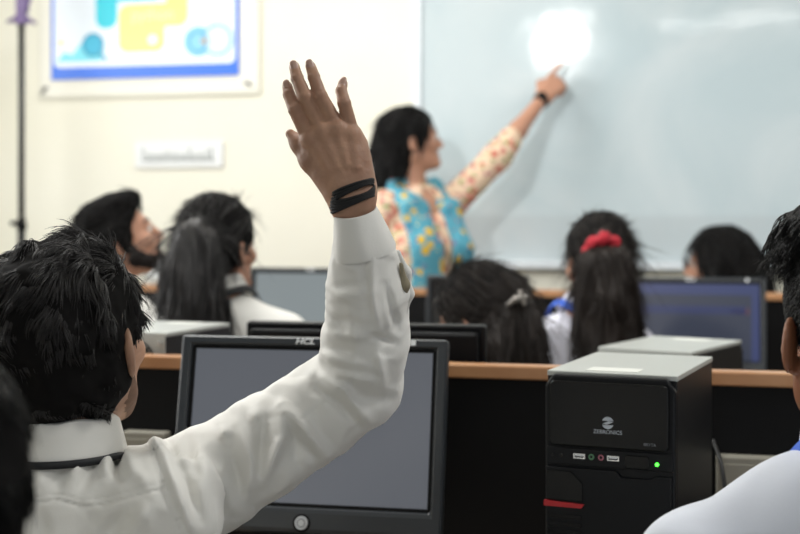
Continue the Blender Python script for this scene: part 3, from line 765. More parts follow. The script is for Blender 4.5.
def collar(c, ax, r, h, m, parent, org, open_dir, tilt_gap=0.35, name='collar', leaf=0.044, thick=0.0025, ry=0.92):
    """folded shirt collar round a neck: c centre of the neck base, ax neck axis, open_dir where it opens"""
    ax = ax / np.linalg.norm(ax); o = open_dir - ax * (open_dir @ ax); o /= np.linalg.norm(o); s_ = np.cross(ax, o)
    prof = [(0.0, -0.004), (0.001, h * 0.5), (0.003, h), (0.006, h + 0.003), (0.010, h), (0.013, h * 0.6), (0.017, h - leaf * 0.8), (0.020, h - leaf)]
    inn = [(a - thick, b - (thick if 2 < i < 5 else 0)) for i, (a, b) in enumerate(prof)]
    loop = prof + [(a - 0.0, b) for a, b in [(prof[-1][0] - thick, prof[-1][1])]] + [(prof[5][0] - thick, prof[5][1]), (prof[4][0] - thick, prof[4][1] - 0.003), (prof[2][0] + 0.002, h - 0.002)] + [(0.003, 0.0)]
    N = 48; V, Q = [], []; L = len(loop)
    for i in range(N):
        a = tilt_gap + (2 * math.pi - 2 * tilt_gap) * i / (N - 1)
        fr = math.cos(a)                      # 1 at the front opening
        sp = max(0, fr) ** 2
        for j, (a_, b_) in enumerate(loop):
            rr = r + a_ * (1 + 0.9 * sp)
            V.append(c + (o * math.cos(a) + s_ * math.sin(a) * ry) * rr + ax * (b_ * (1 - 0.12 * sp) - 0.018 * sp + 0.0012 * math.sin(a * 7)))
    for i in range(N - 1):
        for j in range(L): Q.append((i * L + j, i * L + (j + 1) % L, (i + 1) * L + (j + 1) % L, (i + 1) * L + j))
    me = mesh_np(name, np.array(V) - org, Q)
    return link(name, me, m, parent)
def ribbon(pts, up, width, m, parent, org, name='lanyard', thick=0.0016):
    """flat strap along a smooth path"""
    P = [Vector(p) for p in pts]
    C = []
    for i in range(len(P) - 1):
        p0, p1, p2, p3 = P[max(i - 1, 0)], P[i], P[i + 1], P[min(i + 2, len(P) - 1)]
        for t in np.linspace(0, 1, 8, endpoint=False):
            C.append(0.5 * ((2 * p1) + (p2 - p0) * t + (2 * p0 - 5 * p1 + 4 * p2 - p3) * t * t + (3 * p1 - p0 - 3 * p2 + p3) * t ** 3))
    C.append(P[-1]); V, Q = [], []
    for i, c in enumerate(C):
        tn = (C[min(i + 1, len(C) - 1)] - C[max(i - 1, 0)]).normalized(); u = Vector(up[min(i // 8, len(up) - 1)]) if isinstance(up, list) else Vector(up)
        sd = tn.cross(u).normalized(); n = sd.cross(tn).normalized()
        for a, b in ((-1, -1), (1, -1), (1, 1), (-1, 1)): V.append(np.array(c + sd * a * width / 2 + n * b * thick / 2) - org)
    for i in range(len(C) - 1):
        for j in range(4): Q.append((i * 4 + j, i * 4 + (j + 1) % 4, i * 4 + 4 + (j + 1) % 4, i * 4 + 4 + j))
    return link(name, mesh_np(name, np.array(V), Q), m, parent, False)
def neck_loop(c, ax, r, fwd, side, drop, w_, m, parent, org, name='lanyard', base=0.0, ry=0.92):
    ax = ax / np.linalg.norm(ax); o = fwd - ax * (fwd @ ax); o /= np.linalg.norm(o); s_ = np.cross(ax, o)
    pts, ups = [], []
    for a in np.linspace(0.5, 2 * math.pi - 0.5, 22):
        fr = max(0, math.cos(a))
        pts.append(c + (o * math.cos(a) + s_ * math.sin(a) * ry) * (r + 0.03 * fr) + ax * (base - 0.05 * fr)); ups.append(o * math.cos(a) + s_ * math.sin(a))
    return ribbon(pts, [tuple(u) for u in ups], w_, m, parent, org, name)
STUB = mat('stubble', '6d5547', 0.65, 0.2, vary=(90, '7d6252'))
BODYM = lambda skin: [skin, NAIL, LIP, EYEW, IRIS, BROW, STUB]

def finish(body_pieces, skin, org, label, extra_mats=None):
    o = build_sdf('person', body_pieces, BODYM(skin), None, org)
    o.location = org
    return tag(o, label, 'person')
def sleeves_down(f, b, side, g, rel_el, rel_wr, drop=0.045):
    sh = b.P(side * b.half, 0, -drop - 0.02); el = b.P(*rel_el); wr = b.P(*rel_wr)
    f.chain([sh, el, wr], [0.052 + g, 0.044 + g, 0.032 + g], 0.03)
    return sh, el, wr

def hero():
    hy = camdir(16); R = rotm(hy, math.radians(7), math.radians(-3)); hc = W(72, 338, 1.66)
    B = Body(W(70, 484, 1.640), camdir(12), 0.142, 0.06)
    org = np.array((B.n[0], B.n[1], 0.0))
    # --- arm
    Fp = [W(*p) for p in ((150, 497, 1.70), (206, 482, 1.725), (266, 446, 1.735), (318, 412, 1.735), (358, 384, 1.72), (366, 340, 1.68), (368, 292, 1.645), (363, 250, 1.615), (355, 210, 1.60))]
    fb = SDF(); T = head_ops(fb, hc, R, beard=True)
    nk = B.P(0, 0.0, 0.0)
    fb.rc(T(0, -0.025, -0.05), nk + B.B @ np.array((0, -0.005, -0.01)), 0.051, 0.053, 0.03)
    B.torso(fb, -0.016, -0.5, (0.06, 0.04))
    fb.chain([Fp[0], Fp[2], Fp[4], Fp[6]], [0.046, 0.042, 0.036, 0.026], 0.02)
    _, el, wr = sleeves_down(fb, B, -1, -0.012, (-0.25, 0.03, -0.30), (-0.19, 0.24, -0.40))
    hand_ops(fb, wr, B.B @ np.array((0.1, 1, -0.1)), np.array((0, 0, 1.0)), B.B[:, 0], 0.35)
    ft, fs = SDF(), SDF(); legs_seated(fb, ft, fs, B)
    # stubble on the jaw
    # --- hand, back of the hand towards the lens
    D0 = 1.60; H = lambda x, y, o=0.0: W(x, y, D0, o)
    fh = SDF()
    fh.chain([Fp[6], H(360, 235, .010), H(353, 208, 0.002)], [0.026, 0.021, 0.0180], 0.02)
    fh.rc(H(344, 206, 0.0), H(361, 203, 0.0), 0.0175, 0.0175, 0.012)
    mc = [((345, 197), (310, 138), 0.0155, 0.0122, 0.002), ((349, 196), (322, 130), 0.0160, 0.0125, -0.001), ((355, 195), (337, 128), 0.0160, 0.0120, 0.0), ((361, 194), (351.5, 134), 0.0155, 0.0112, 0.005)]
    for a, b, ra, rb, o in mc: fh.rc(H(*a, 0.0), H(*b, o), ra, rb, 0.011)
    fh.rc(H(363, 186, 0.010), H(357, 146, 0.010), 0.0155, 0.0125, 0.014)
    fh.rc(H(352, 160, 0.010), H(330, 150, 0.010), 0.0150, 0.0150, 0.014)
    fing = [[(310, 138, .002), (295.5, 110, -.006), (289, 94.5, .004), (287.3, 86.5, .010)],
            [(322, 130, -.001), (305, 97, -.010), (297.2, 78.5, -.002), (294.4, 67, .004)],
            [(337, 128, 0), (320, 96, -.010), (314, 77, -.002), (310.3, 66, .004)],
            [(351.5, 134, .005), (344.2, 103, -.004), (341.4, 91, .002), (343.0, 83.5, .008)]]
    fr = [(0.0118, 0.0094, 0.0079, 0.0068), (0.0120, 0.0096, 0.0081, 0.0070), (0.0115, 0.0092, 0.0079, 0.0068), (0.0105, 0.0086, 0.0074, 0.0062)]
    fh.chain([H(337, 190, 0.004), H(311, 160, 0.014), H(299, 144, 0.020), H(290.5, 134, 0.024)], [0.0180, 0.0130, 0.0092, 0.0062], 0.010)
    fh.rc(H(322, 158, 0.012), H(318, 146, 0.008), 0.0115, 0.010, 0.014)
    for a, b, ra, rb, o in mc[:4]:        # tendons fan out under the skin
        fh.rc(H(a[0] * 0.55 + b[0] * 0.45, a[1] * 0.55 + b[1] * 0.45, -0.0125), H(*b, o - 0.0085), 0.0022, 0.003, 0.008)
        fh.el(H(b[0], b[1], o - 0.006), (0.0085, 0.0085, 0.0085), None, 0.010)
    for P_, r in zip(fing, fr):
        q = [H(*p) for p in P_]
        for i in range(3): fh.rc(q[i], q[i + 1], r[i] * 0.93, r[i + 1] * 0.93, 0.0010)
        for j in (1, 2): fh.el(q[j], np.array((0.98, 0.98, 0.98)) * r[j], None, 0.0010)
    cf = np.array((-SN, CS, 0.0)); ri = np.array((CS, SN, 0.0))
    for P_, r in zip(fing, fr):           # nails sit on the side we see
        t = H(*P_[3]); dd = H(*P_[3]) - H(*P_[2]); dd /= np.linalg.norm(dd); nn = -cf - dd * (-cf @ dd); nn /= np.linalg.norm(nn)
        N = np.stack([np.cross(dd, nn), dd, nn], 1)
        fh.el(t + nn * r[3] * 0.80 + dd * 0.001, (0.0048, 0.0062, 0.0022), N, 0.0008, 1)
    def skin_fold(P):
        d = np.zeros(len(P))
        for P_, r in zip(fing, fr):
            for j in (1, 2):
                c = H(*P_[j]); a = H(*P_[j + 1]) - H(*P_[j - 1]); a /= np.linalg.norm(a); u = (P - c) @ a
                w_ = np.exp(-((P - c) ** 2).sum(1) / (0.008 ** 2)); d += w_ * 0.00045 * np.cos(u * 2 * math.pi / 0.0034)
        return d + 0.0003 * noise(P, 220, 3)
    fh.disp = skin_fold
    ob = finish([(fb, 0.005, 0), (fh, 0.0016, 0.001)], SKIN, org, 'person raising a hand, back to us, in off-white shirt with black wrist bands')
    # --- trousers, shoes
    build_sdf('trousers', [(ft, 0.012, 0)], TROUS, ob, org); build_sdf('shoes', [(fs, 0.010, 0)], SHOE, ob, org)
    # --- shirt
    f = SDF(); B.torso(f, 0.012, -0.5, drop=(0.03, 0.004))
    f.el(B.P(0.112, -0.02, -0.008), (0.044, 0.05, 0.040), B.B, 0.03); f.el(B.P(0, 0.0, -0.004), (0.084, 0.078, 0.056), B.B, 0.03)
    sh = [0.064, 0.062, 0.058, 0.053, 0.049, 0.0465, 0.0425, 0.0375]
    f.chain(Fp[:8], sh, 0.035)
    sleeves_down(f, B, -1, 0.006, (-0.25, 0.03, -0.30), (-0.19, 0.24, -0.40))
    # folds of the cloth: ridges (+) and valleys (-) traced as lines on the side towards us
    LN = [(((237, 425), (253, 462), (247, 495)), .011, 7), (((230, 452), (243, 493)), -.008, 6), (((265, 420), (257, 470)), -.011, 6), (((280, 414), (283, 437), (263, 480)), .011, 6),
          (((272, 424), (277, 445), (268, 475)), .004, 4), (((292, 425), (296, 462)), -.010, 8), (((281, 404), (306, 430), (325, 456)), .011, 6), (((300, 440), (318, 462)), -.007, 6),
          (((315, 373), (343, 390), (367, 420)), .011, 6), (((318, 390), (338, 402), (358, 424)), -.009, 6), (((330, 372), (380, 384)), .006, 5), (((378, 352), (384, 386)), .006, 5), (((350, 398), (385, 398)), -.006, 7),
          (((374, 336), (394, 342)), -.005, 3), (((328, 334), (366, 338)), .005, 5), (((326, 347), (352, 352)), -.006, 4), (((324, 358), (372, 366)), .006, 5), (((332, 318), (360, 324)), -.004, 5),
          (((334, 297), (372, 292)), .004, 5), (((334, 286), (362, 284)), -.003, 4), (((372, 258), (373, 300), (380, 335)), .005, 4), (((366, 262), (366, 300)), -.003, 3), (((385, 285), (397, 330)), -.005, 4),
          (((348, 305), (356, 350)), .003, 6), (((335, 262), (358, 270)), .003, 4), (((222, 424), (226, 440)), .009, 6), (((253, 408), (258, 422)), .009, 6), (((200, 436), (208, 500)), .006, 9), (((190, 440), (196, 480)), -.005, 7), (((215, 480), (225, 520)), -.005, 7),
          # shoulder and back
          (((150, 432), (158, 448)), .012, 7), (((161, 440), (176, 487), (190, 524)), .010, 5), (((169, 446), (188, 486), (200, 520)), -.010, 6), (((119, 448), (116, 466), (120, 478)), -.014, 5), (((108, 455), (104, 478)), .006, 6), (((128, 452), (134, 476)), .007, 7),
          (((70, 455), (55, 492)), -.008, 7), (((84, 452), (68, 480)), .006, 7), (((97, 456), (80, 492)), -.007, 6), (((44, 460), (36, 490)), .005, 7), (((130, 510), (100, 540)), -.008, 8), (((140, 470), (146, 490)), .004, 6), (((40, 512), (46, 540)), -.004, 6), (((150, 500), (130, 540)), .006, 8),
          # seams: armhole and yoke
          (((151, 437), (159, 465), (167, 490), (181, 520), (192, 545)), -.0022, 1.6), (((146, 438), (154, 466), (162, 491), (176, 522), (186, 545)), -.0016, 1.4), (((15, 506), (58, 500), (85, 507), (110, 503), (150, 492), (167, 488)), -.0026, 1.6), (((15, 500), (58, 494), (85, 501), (110, 497), (150, 486), (165, 482)), -.0014, 1.4), (((303, 419), (337, 393), (360, 372)), -.0012, 1.5)]
    lat = np.array((CS, SN, 0.0)); dep = np.array((-SN, CS, 0.0))
    def folds(P):
        D = P @ dep; x = 400 + FPX * (P @ lat) / D; y = HOR + FPX * (ZC - P[:, 2]) / D
        near = np.clip((1.72 - D) / 0.03, 0, 1); out = np.zeros(len(P))
        for pts, amp, wd in LN:
            L = 0; best = np.full(len(P), 1e9); tt = np.zeros(len(P)); tot = sum(math.dist(pts[i], pts[i + 1]) for i in range(len(pts) - 1))
            for i in range(len(pts) - 1):
                ax_, ay_ = pts[i]; bx, by = pts[i + 1]; l = math.dist(pts[i], pts[i + 1])
                t = np.clip(((x - ax_) * (bx - ax_) + (y - ay_) * (by - ay_)) / l ** 2, 0, 1)
                d = np.hypot(x - ax_ - t * (bx - ax_), y - ay_ - t * (by - ay_))
                m = d < best; best = np.where(m, d, best); tt = np.where(m, (L + t * l) / tot, tt); L += l
            if abs(amp) < 0.003 and wd < 2: tp = 1.0
            else: tp = 0.25 + 0.75 * np.sin(np.pi * np.clip(tt, 0.02, 0.98)) ** 0.8
            out += 1.2 * amp * tp * np.exp(-(best / wd) ** 2)
        return -out * near
    def creases(P):
        d = cloth_disp(0.0030, 24, 11)(P) + folds(P)
        for (a, b, amp, wl, sd) in ((Fp[4], Fp[7], 0.0011, 0.026, 21), (Fp[1], Fp[4], 0.0012, 0.036, 31)):
            v = b - a; L = np.linalg.norm(v); v = v / L; u = (P - a) @ v; rad = np.linalg.norm(P - a - np.outer(u, v), axis=1)
            w_ = np.clip(u / 0.04, 0, 1) * np.clip((L - u) / 0.04, 0, 1) * (rad < 0.10)
            ph = u + 0.030 * noise(P, 14, sd) + 0.35 * rad * noise(P, 9, sd + 1)
            d = d - w_ * amp * (np.abs(np.sin(ph * math.pi / wl)) * 2 - 1) * (0.5 + 0.5 * noise(P, 11, sd + 2))
        return d
    f.disp = creases
    # the cuff is a sleeve end of its own, wide open at the top
    sh_o = build_sdf('shirt', [(f, 0.0027, 0.014)], SHIRT, ob, org)
    c0, c1 = W(364.5, 255, 1.612), W(355.5, 211, 1.60); axc = (c1 - c0) / np.linalg.norm(c1 - c0)
    u_ = cf - axc * (cf @ axc); u_ /= np.linalg.norm(u_); s_ = np.cross(u_, axc); s_ = s_ if s_ @ ri > 0 else -s_
    V, Q = [], []; N, K = 64, 14
    prof = [(0.0, 0.0375), (0.12, 0.0385), (0.5, 0.0335), (0.97, 0.0268), (1.0, 0.0262), (1.0, 0.0240), (0.5, 0.0305), (0.0, 0.0345)]
    Lc = np.linalg.norm(c1 - c0)
    for i in range(N):
        a = 2 * math.pi * i / N
        wob = 1 + 0.03 * math.sin(3 * a + 1) + 0.015 * math.sin(7 * a)
        for (t, r_) in prof:
            V.append(c0 + axc * Lc * (t + (0.05 * math.sin(a) if t > 0.9 else 0)) + (s_ * math.cos(a) + u_ * math.sin(a) * 0.92) * r_ * (wob if t < 0.9 else 1 + 0.02 * math.sin(2 * a)))
    m_ = len(prof)
    for i in range(N):
        for j in range(m_ - 1): Q.append((i * m_ + j, i * m_ + j + 1, (i + 1) % N * m_ + j + 1, (i + 1) % N * m_ + j))
    link('cuff', mesh_np('cuff', np.array(V) - org, Q), SHIRT, ob)
    # open placket beside the cuff
    pl = SDF(); pl.chain([W(398, 252, 1.62), W(406.5, 272, 1.63), W(409.5, 294, 1.64), W(404, 318, 1.65)], [0.003, 0.0042, 0.0042, 0.003], 0.01)
    build_sdf('placket', [(pl, 0.002, 0)], SHIRT, ob, org)
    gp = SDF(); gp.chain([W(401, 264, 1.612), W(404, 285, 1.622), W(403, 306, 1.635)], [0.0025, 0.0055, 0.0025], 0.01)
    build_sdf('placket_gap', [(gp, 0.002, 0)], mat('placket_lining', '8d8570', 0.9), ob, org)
    # collar and lanyard
    axn = T(0, -0.025, -0.05) - nk; cc = nk + axn / np.linalg.norm(axn) * 0.042
    collar(cc, axn, 0.0555, 0.040, SHIRT, ob, org, B.B[:, 1], leaf=0.050)
    neck_loop(cc, axn, 0.0755, B.B[:, 1], 0, 0, 0.009, mat('black_strap', '15181c', 0.6), ob, org, base=-0.006)
    # wrist bands: three strands each, crossing
    def band(p0, p1, sag, name):
        a, b = H(*p0), H(*p1); c = (a + b) / 2; ex = (b - a) / 2; V, Q, n = [], [], 0
        ey = cf * 0.0205
        for k in range(4):
            N = 48; pts = []
            for i in range(N):
                t = 2 * math.pi * i / N
                pts.append(c + ex * math.copysign(abs(math.cos(t)) ** 0.75, math.cos(t)) * 1.04 - ey * math.copysign(abs(math.sin(t)) ** 0.75, math.sin(t)) * 1.08 + np.array((0, 0, 1.0)) * (sag * math.sin(t) + (k - 1.5) * 0.0023 + 0.0012 * math.sin(2 * t + k)))
            pts = np.array(pts + [pts[0]])[None]
            v, q = tubes(pts, np.array([0.0019]), 6)
            # even thickness all round
            cen = np.repeat(pts[0], 6, axis=0); dirv = v - cen; v = cen + dirv / (np.linalg.norm(dirv, axis=1, keepdims=True) + 1e-9) * 0.0019
            V.append(v); Q.append(q + n); n += len(v)
        link(name, mesh_np(name, np.concatenate(V) - org, np.concatenate(Q)), mat('black_band', '0d0e10', 0.7, bump=(900, 0.4)), ob)
    band((331.5, 200), (372.5, 183), 0.004, 'wristband'); band((332.5, 209), (373.5, 193.5), 0.0, 'wristband'); band((331.5, 203), (373.5, 189), -0.006, 'wristband')
    # --- hair
    fc = SDF(); fc.el(T(0, -0.016, 0.034), (0.086, 0.108, 0.097), R, 0.02); fc.el(T(0, -0.050, -0.020), (0.072, 0.066, 0.075), R, 0.03)
    fc.el(T(0, -0.050, -0.050), (0.054, 0.046, 0.034), R, 0.03)
    for sx in (-1, 1):
        fc.el(T(sx * 0.060, -0.034, -0.030), (0.026, 0.036, 0.058), R, 0.02)
    for sx in (-1, 1):
        fc.el(T(sx * 0.098, 0.018, -0.040), (0.03, 0.034, 0.055), R, 0.012, 0, True)
    fc.el(T(0, 0.115, -0.05), (0.12, 0.085, 0.12), R, 0.015, 0, True)
    fc.disp = lambda P: 0.006 * noise(P, 40, 2) + 0.003 * noise(P, 110, 4)
    V, Q = fc.mesh(0.004, 0.01)
    crown = T(0.0, -0.075, 0.105); up = R[:, 2]; fwd = R[:, 1]
    n = 42000
    P, N_ = sample_on(V, Q, n)
    loc = (P - hc) @ R
    tp0 = np.clip((loc[:, 2] + 0.01) / 0.11, 0, 1)[:, None]
    t = -R[:, 0] * 0.55 * tp0 + np.array((0, 0, -1.0)) * (1 - 0.75 * tp0) - R[:, 1] * 0.35 + 0.55 * np.stack([noise(P, 26, 50 + i) for i in range(3)], 1)
    t = t - N_ * (t * N_).sum(1, keepdims=True); t /= np.linalg.norm(t, axis=1, keepdims=True) + 1e-9
    sw = np.cross(N_, t)
    cl = np.stack([noise(P, 42, 60 + i) for i in range(3)], 1); cl2 = np.stack([noise(P, 130, 70 + i) for i in range(3)], 1)
    top = np.clip((loc[:, 2] + 0.02) / 0.10, 0, 1)
    left = np.clip(-loc[:, 0] / 0.06, 0, 1)
    d0 = N_ * (0.12 + 0.16 * top)[:, None] + t * 0.9 + sw * 0.3 + cl * 0.5 + cl2 * 0.25 - R[:, 0] * (0.5 * top * left)[:, None]
    ln = (0.014 + 0.024 * top) * (0.6 + 0.7 * RNG.random(n))
    def flow(p, d, s_):
        return d + np.array((0, 0, -0.15)) - 0.09 * N_ + 0.20 * np.stack([noise(p, 60, 80 + i) for i in range(3)], 1)
    paths = grow(P - N_ * 0.004, d0, ln, 6, flow)
    hair_obj([(V, Q), tubes(paths, 0.00068 * (0.6 + 0.7 * RNG.random(n)))], HAIR, ob, org)
    return ob, hc, R, B
hero()

def lock_strands(V, Q, n, flow_dir, length, rad, seed, lift=0.15, wav=0.25, gravity=0.1, keep=None):
    """locks lying along a hair mass"""
    P, N_ = sample_on(V, Q, n, keep)
    D = flow_dir(P); D = D - N_ * (D * N_).sum(1, keepdims=True)
    D = D / (np.linalg.norm(D, axis=1, keepdims=True) + 1e-9)
    d0 = D + N_ * lift + 0.12 * np.stack([noise(P, 35, seed + i) for i in range(3)], 1)
    ln = length * (0.5 + 0.8 * RNG.random(n))
    def flow(p, d, s_):
        return d + np.array((0, 0, -gravity)) - 0.12 * lift * N_ + wav * 0.3 * np.stack([noise(p, 45, seed + 9 + i) for i in range(3)], 1)
    return tubes(grow(P - N_ * 0.003, d0, ln, 7, flow), rad * (0.6 + 0.7 * RNG.random(n)))
def toward(pt):
    return lambda P: np.asarray(pt) - P
DOWN = lambda P: np.tile(np.array((0, 0, -1.0)), (len(P), 1))
def cap_ops(f, T, R, s=1.0, grow=0.010, nape=-0.03, fringe=0.115):
    f.el(T(0, -0.014, 0.034), np.array((0.077 + grow, 0.099 + grow, 0.090 + grow)) * s, R, 0.02)
    f.el(T(0, -0.050, nape), np.array((0.066 + grow * 0.5, 0.056 + grow * 0.5, 0.060)) * s, R, 0.03)
    f.el(T(0, fringe, -0.040), np.array((0.12, 0.088, 0.115)) * s, R, 0.015, 0, True)
    for sx in (-1, 1): f.el(T(sx * 0.100, 0.004, -0.030), np.array((0.030, 0.030, 0.045)) * s, R, 0.012, 0, True)

def seated(label, hc, hyaw, hpitch, hroll, neck, byaw, skin, shirt, s=1.0, fem=True, half=0.15, lean=0.05, drop=0.055, arms=((0.23, 0.05, -0.30), (0.16, 0.28, -0.36)), lan=None, hstep=0.005, sstep=0.007, seed=1, coll=0.036, extra=None):
    """someone sitting: body, shirt, collar, trousers, shoes; hair is added by the caller"""
    R = rotm(camdir(hyaw), math.radians(hpitch), math.radians(hroll)); B = Body(neck, camdir(byaw), half, lean)
    org = np.array((B.n[0], B.n[1], 0.0))
    fb = SDF(); T = head_ops(fb, hc, R, s, fem=fem)
    nk = B.P(0, 0, 0)
    nr = 0.047 if fem else 0.056
    fb.rc(T(0, -0.025, -0.05), nk + B.B @ np.array((0, -0.005, -0.03)), nr, nr + 0.004, 0.03)
    B.torso(fb, -0.014, -0.48, (drop, drop))
    f = SDF(); B.torso(f, 0.008, -0.48, (drop, drop))
    hands = SDF()
    for sx in (-1, 1):
        e = (sx * arms[0][0], arms[0][1], arms[0][2]); q = (sx * arms[1][0], arms[1][1], arms[1][2])
        sh, el, wr = sleeves_down(fb, B, sx, -0.012, e, q, drop)
        hand_ops(hands, wr, (wr - el) + B.B[:, 1] * 0.1, np.array((0, 0, 1.0)), -B.B[:, 0] * sx, 0.4, 0.95)
        sleeves_down(f, B, sx, 0.004, e, q, drop)
    ft, fs = SDF(), SDF(); legs_seated(fb, ft, fs, B)
    ob = finish([(fb, hstep, 0), (hands, 0.004, 0)], skin, org, label)
    base = cloth_disp(0.004, 13, seed, (0.2, 0.1, 1), 0.5)
    f.disp = base if extra is None else (lambda P: base(P) + extra(P, B))
    build_sdf('shirt', [(f, sstep, 0.007)], shirt, ob, org)
    build_sdf('trousers', [(ft, 0.014, 0)], TROUS, ob, org); build_sdf('shoes', [(fs, 0.012, 0)], SHOE, ob, org)
    ax = T(0, -0.025, -0.05) - nk; cc = nk + ax / np.linalg.norm(ax) * 0.026
    if coll: collar(cc, ax, nr + 0.007, coll, shirt, ob, org, B.B[:, 1], leaf=coll + 0.008)
    if lan: neck_loop(cc, ax, nr + 0.028, B.B[:, 1], 0, 0, lan[1], lan[0], ob, org, base=-0.004)
    return ob, T, R, B, org, cc, ax

BLUE = mat('blue_ribbon', '2f62d0', 0.5); BLACKS = mat('black_strap', '15181c', 0.6)

# woman with a long straight ponytail, seated left of the raised arm
def ponytail_woman():
    ob, T, R, B, org, cc, ax = seated('person with long straight black ponytail, seated in a white shirt with black strap', W(219, 246, 3.25), 32, 4, 0, W(226, 306, 3.22), 14, SKIN2, SHIRT, 0.98, half=0.155, lan=(BLACKS, 0.018), drop=0.06, seed=3)
    f = SDF(); cap_ops(f, T, R, 0.98, 0.011); f.disp = lambda P: 0.003 * noise(P, 45, 8)
    V, Q = f.mesh(0.005, 0.006)
    g = SDF(); path = [W(205, 222, 3.16), W(195, 240, 3.11), W(190, 272, 3.10), W(196, 305, 3.10), W(203, 345, 3.11)]
    g.chain(path, [0.022, 0.038, 0.053, 0.060, 0.050], 0.03, 0, (np.array((-SN, CS, 0)), 0.55))
    g.disp = lambda P: 0.006 * noise(P * np.array((1, 1, 0.12)), 70, 5) + 0.003 * noise(P * np.array((1, 1, 0.1)), 160, 6)
    V2, Q2 = g.mesh(0.006, 0.01)
    tie = path[0]
    parts = [(V, Q), (V2, Q2), lock_strands(V, Q, 2600, toward(tie), 0.07, 0.0010, 20, 0.06),
             lock_strands(V2, Q2, 2200, DOWN, 0.16, 0.0011, 30, 0.10, 0.3)]
    # stray wisps towards the shoulder
    st = np.array([W(178, 285, 3.1)] * 14) + RNG.normal(0, 0.008, (14, 3))
    wisps = grow(st, np.tile(W(150, 318, 3.12) - W(178, 285, 3.1), (14, 1)) + RNG.normal(0, 0.03, (14, 3)), np.full(14, 0.13), 8, lambda p, d, s_: d + np.array((-0.02, 0, -0.01)))
    parts.append(tubes(wisps, np.full(14, 0.0013)))
    hair_obj(parts, HAIR, ob, org)
    b = BM().torus((0, 0, 0), 0.026, 0.008, 'z', 24, 8); ob2 = b.build('hair_tie', BLACKS, ob, True, tuple(tie - org)); ob2.rotation_euler = (0.9, 0.2, 0)
ponytail_woman()

# woman with the red scrunchie
def red_tie_woman():
    lav = mat('lavender_white_cotton', 'dcdce8', 0.9, 0.15, sheen=0.15)
    ob, T, R, B, org, cc, ax = seated('person with wavy brown ponytail tied with a red scrunchie, seated in a pale shirt', W(598, 261, 3.52), -16, 2, 0, W(577, 322, 3.49), -10, SKIN2, lav, 1.0, half=0.155, lan=(BLUE, 0.02), drop=0.06, seed=5)
    f = SDF(); cap_ops(f, T, R, 0.98, 0.011); f.disp = lambda P: 0.003 * noise(P, 45, 18)
    V, Q = f.mesh(0.005, 0.006)
    path = [W(604, 242, 3.40), W(607, 265, 3.35), W(609, 300, 3.35), W(611, 340, 3.36), W(614, 385, 3.38)]
    g = SDF(); g.chain(path, [0.032, 0.054, 0.068, 0.073, 0.062], 0.03, 0, (np.array((-SN, CS, 0)), 0.6))
    g.disp = lambda P: 0.007 * noise(P * np.array((1, 1, 0.2)), 60, 25) + 0.004 * noise(P * np.array((1, 1, 0.25)), 140, 26)
    V2, Q2 = g.mesh(0.006, 0.012)
    sx = W(563, 262, 3.40); wst = np.array([W(634, 253, 3.48)] * 8) + RNG.normal(0, 0.006, (8, 3)); cr = np.array((CS, SN, 0))
    wis = grow(wst, np.tile(cr * 0.5 + np.array((0, 0, -0.3)), (8, 1)) + RNG.normal(0, 0.2, (8, 3)), np.full(8, 0.07), 8, lambda p, d, s_: d + np.array((0.1 * s_, 0, -0.12)) - cr * 0.22)
    hair_obj([(V, Q), (V2, Q2), lock_strands(V, Q, 2600, toward(path[0]), 0.07, 0.0010, 40, 0.06),
              lock_strands(V2, Q2, 3000, DOWN, 0.13, 0.0011, 50, 0.16, 0.8), tubes(wis, np.full(8, 0.0009))], HAIR2, ob, org)
    # gathered cloth ring, arched over the root of the tail
    t = SDF(); pts = [W(587, 251, 3.37), W(593, 242, 3.345), W(604, 238, 3.335), W(614, 242, 3.345), W(621, 252, 3.37)]
    t.chain(pts, [0.010, 0.013, 0.015, 0.013, 0.010], 0.01)
    t.chain([pts[4], W(606, 248, 3.45), pts[0]], [0.012, 0.012, 0.012], 0.01)
    t.disp = lambda P: 0.004 * noise(P, 110, 77)
    build_sdf('hair_tie', [(t, 0.003, 0.005)], mat('red_cloth', 'a01828', 0.8), ob, org)
red_tie_woman()

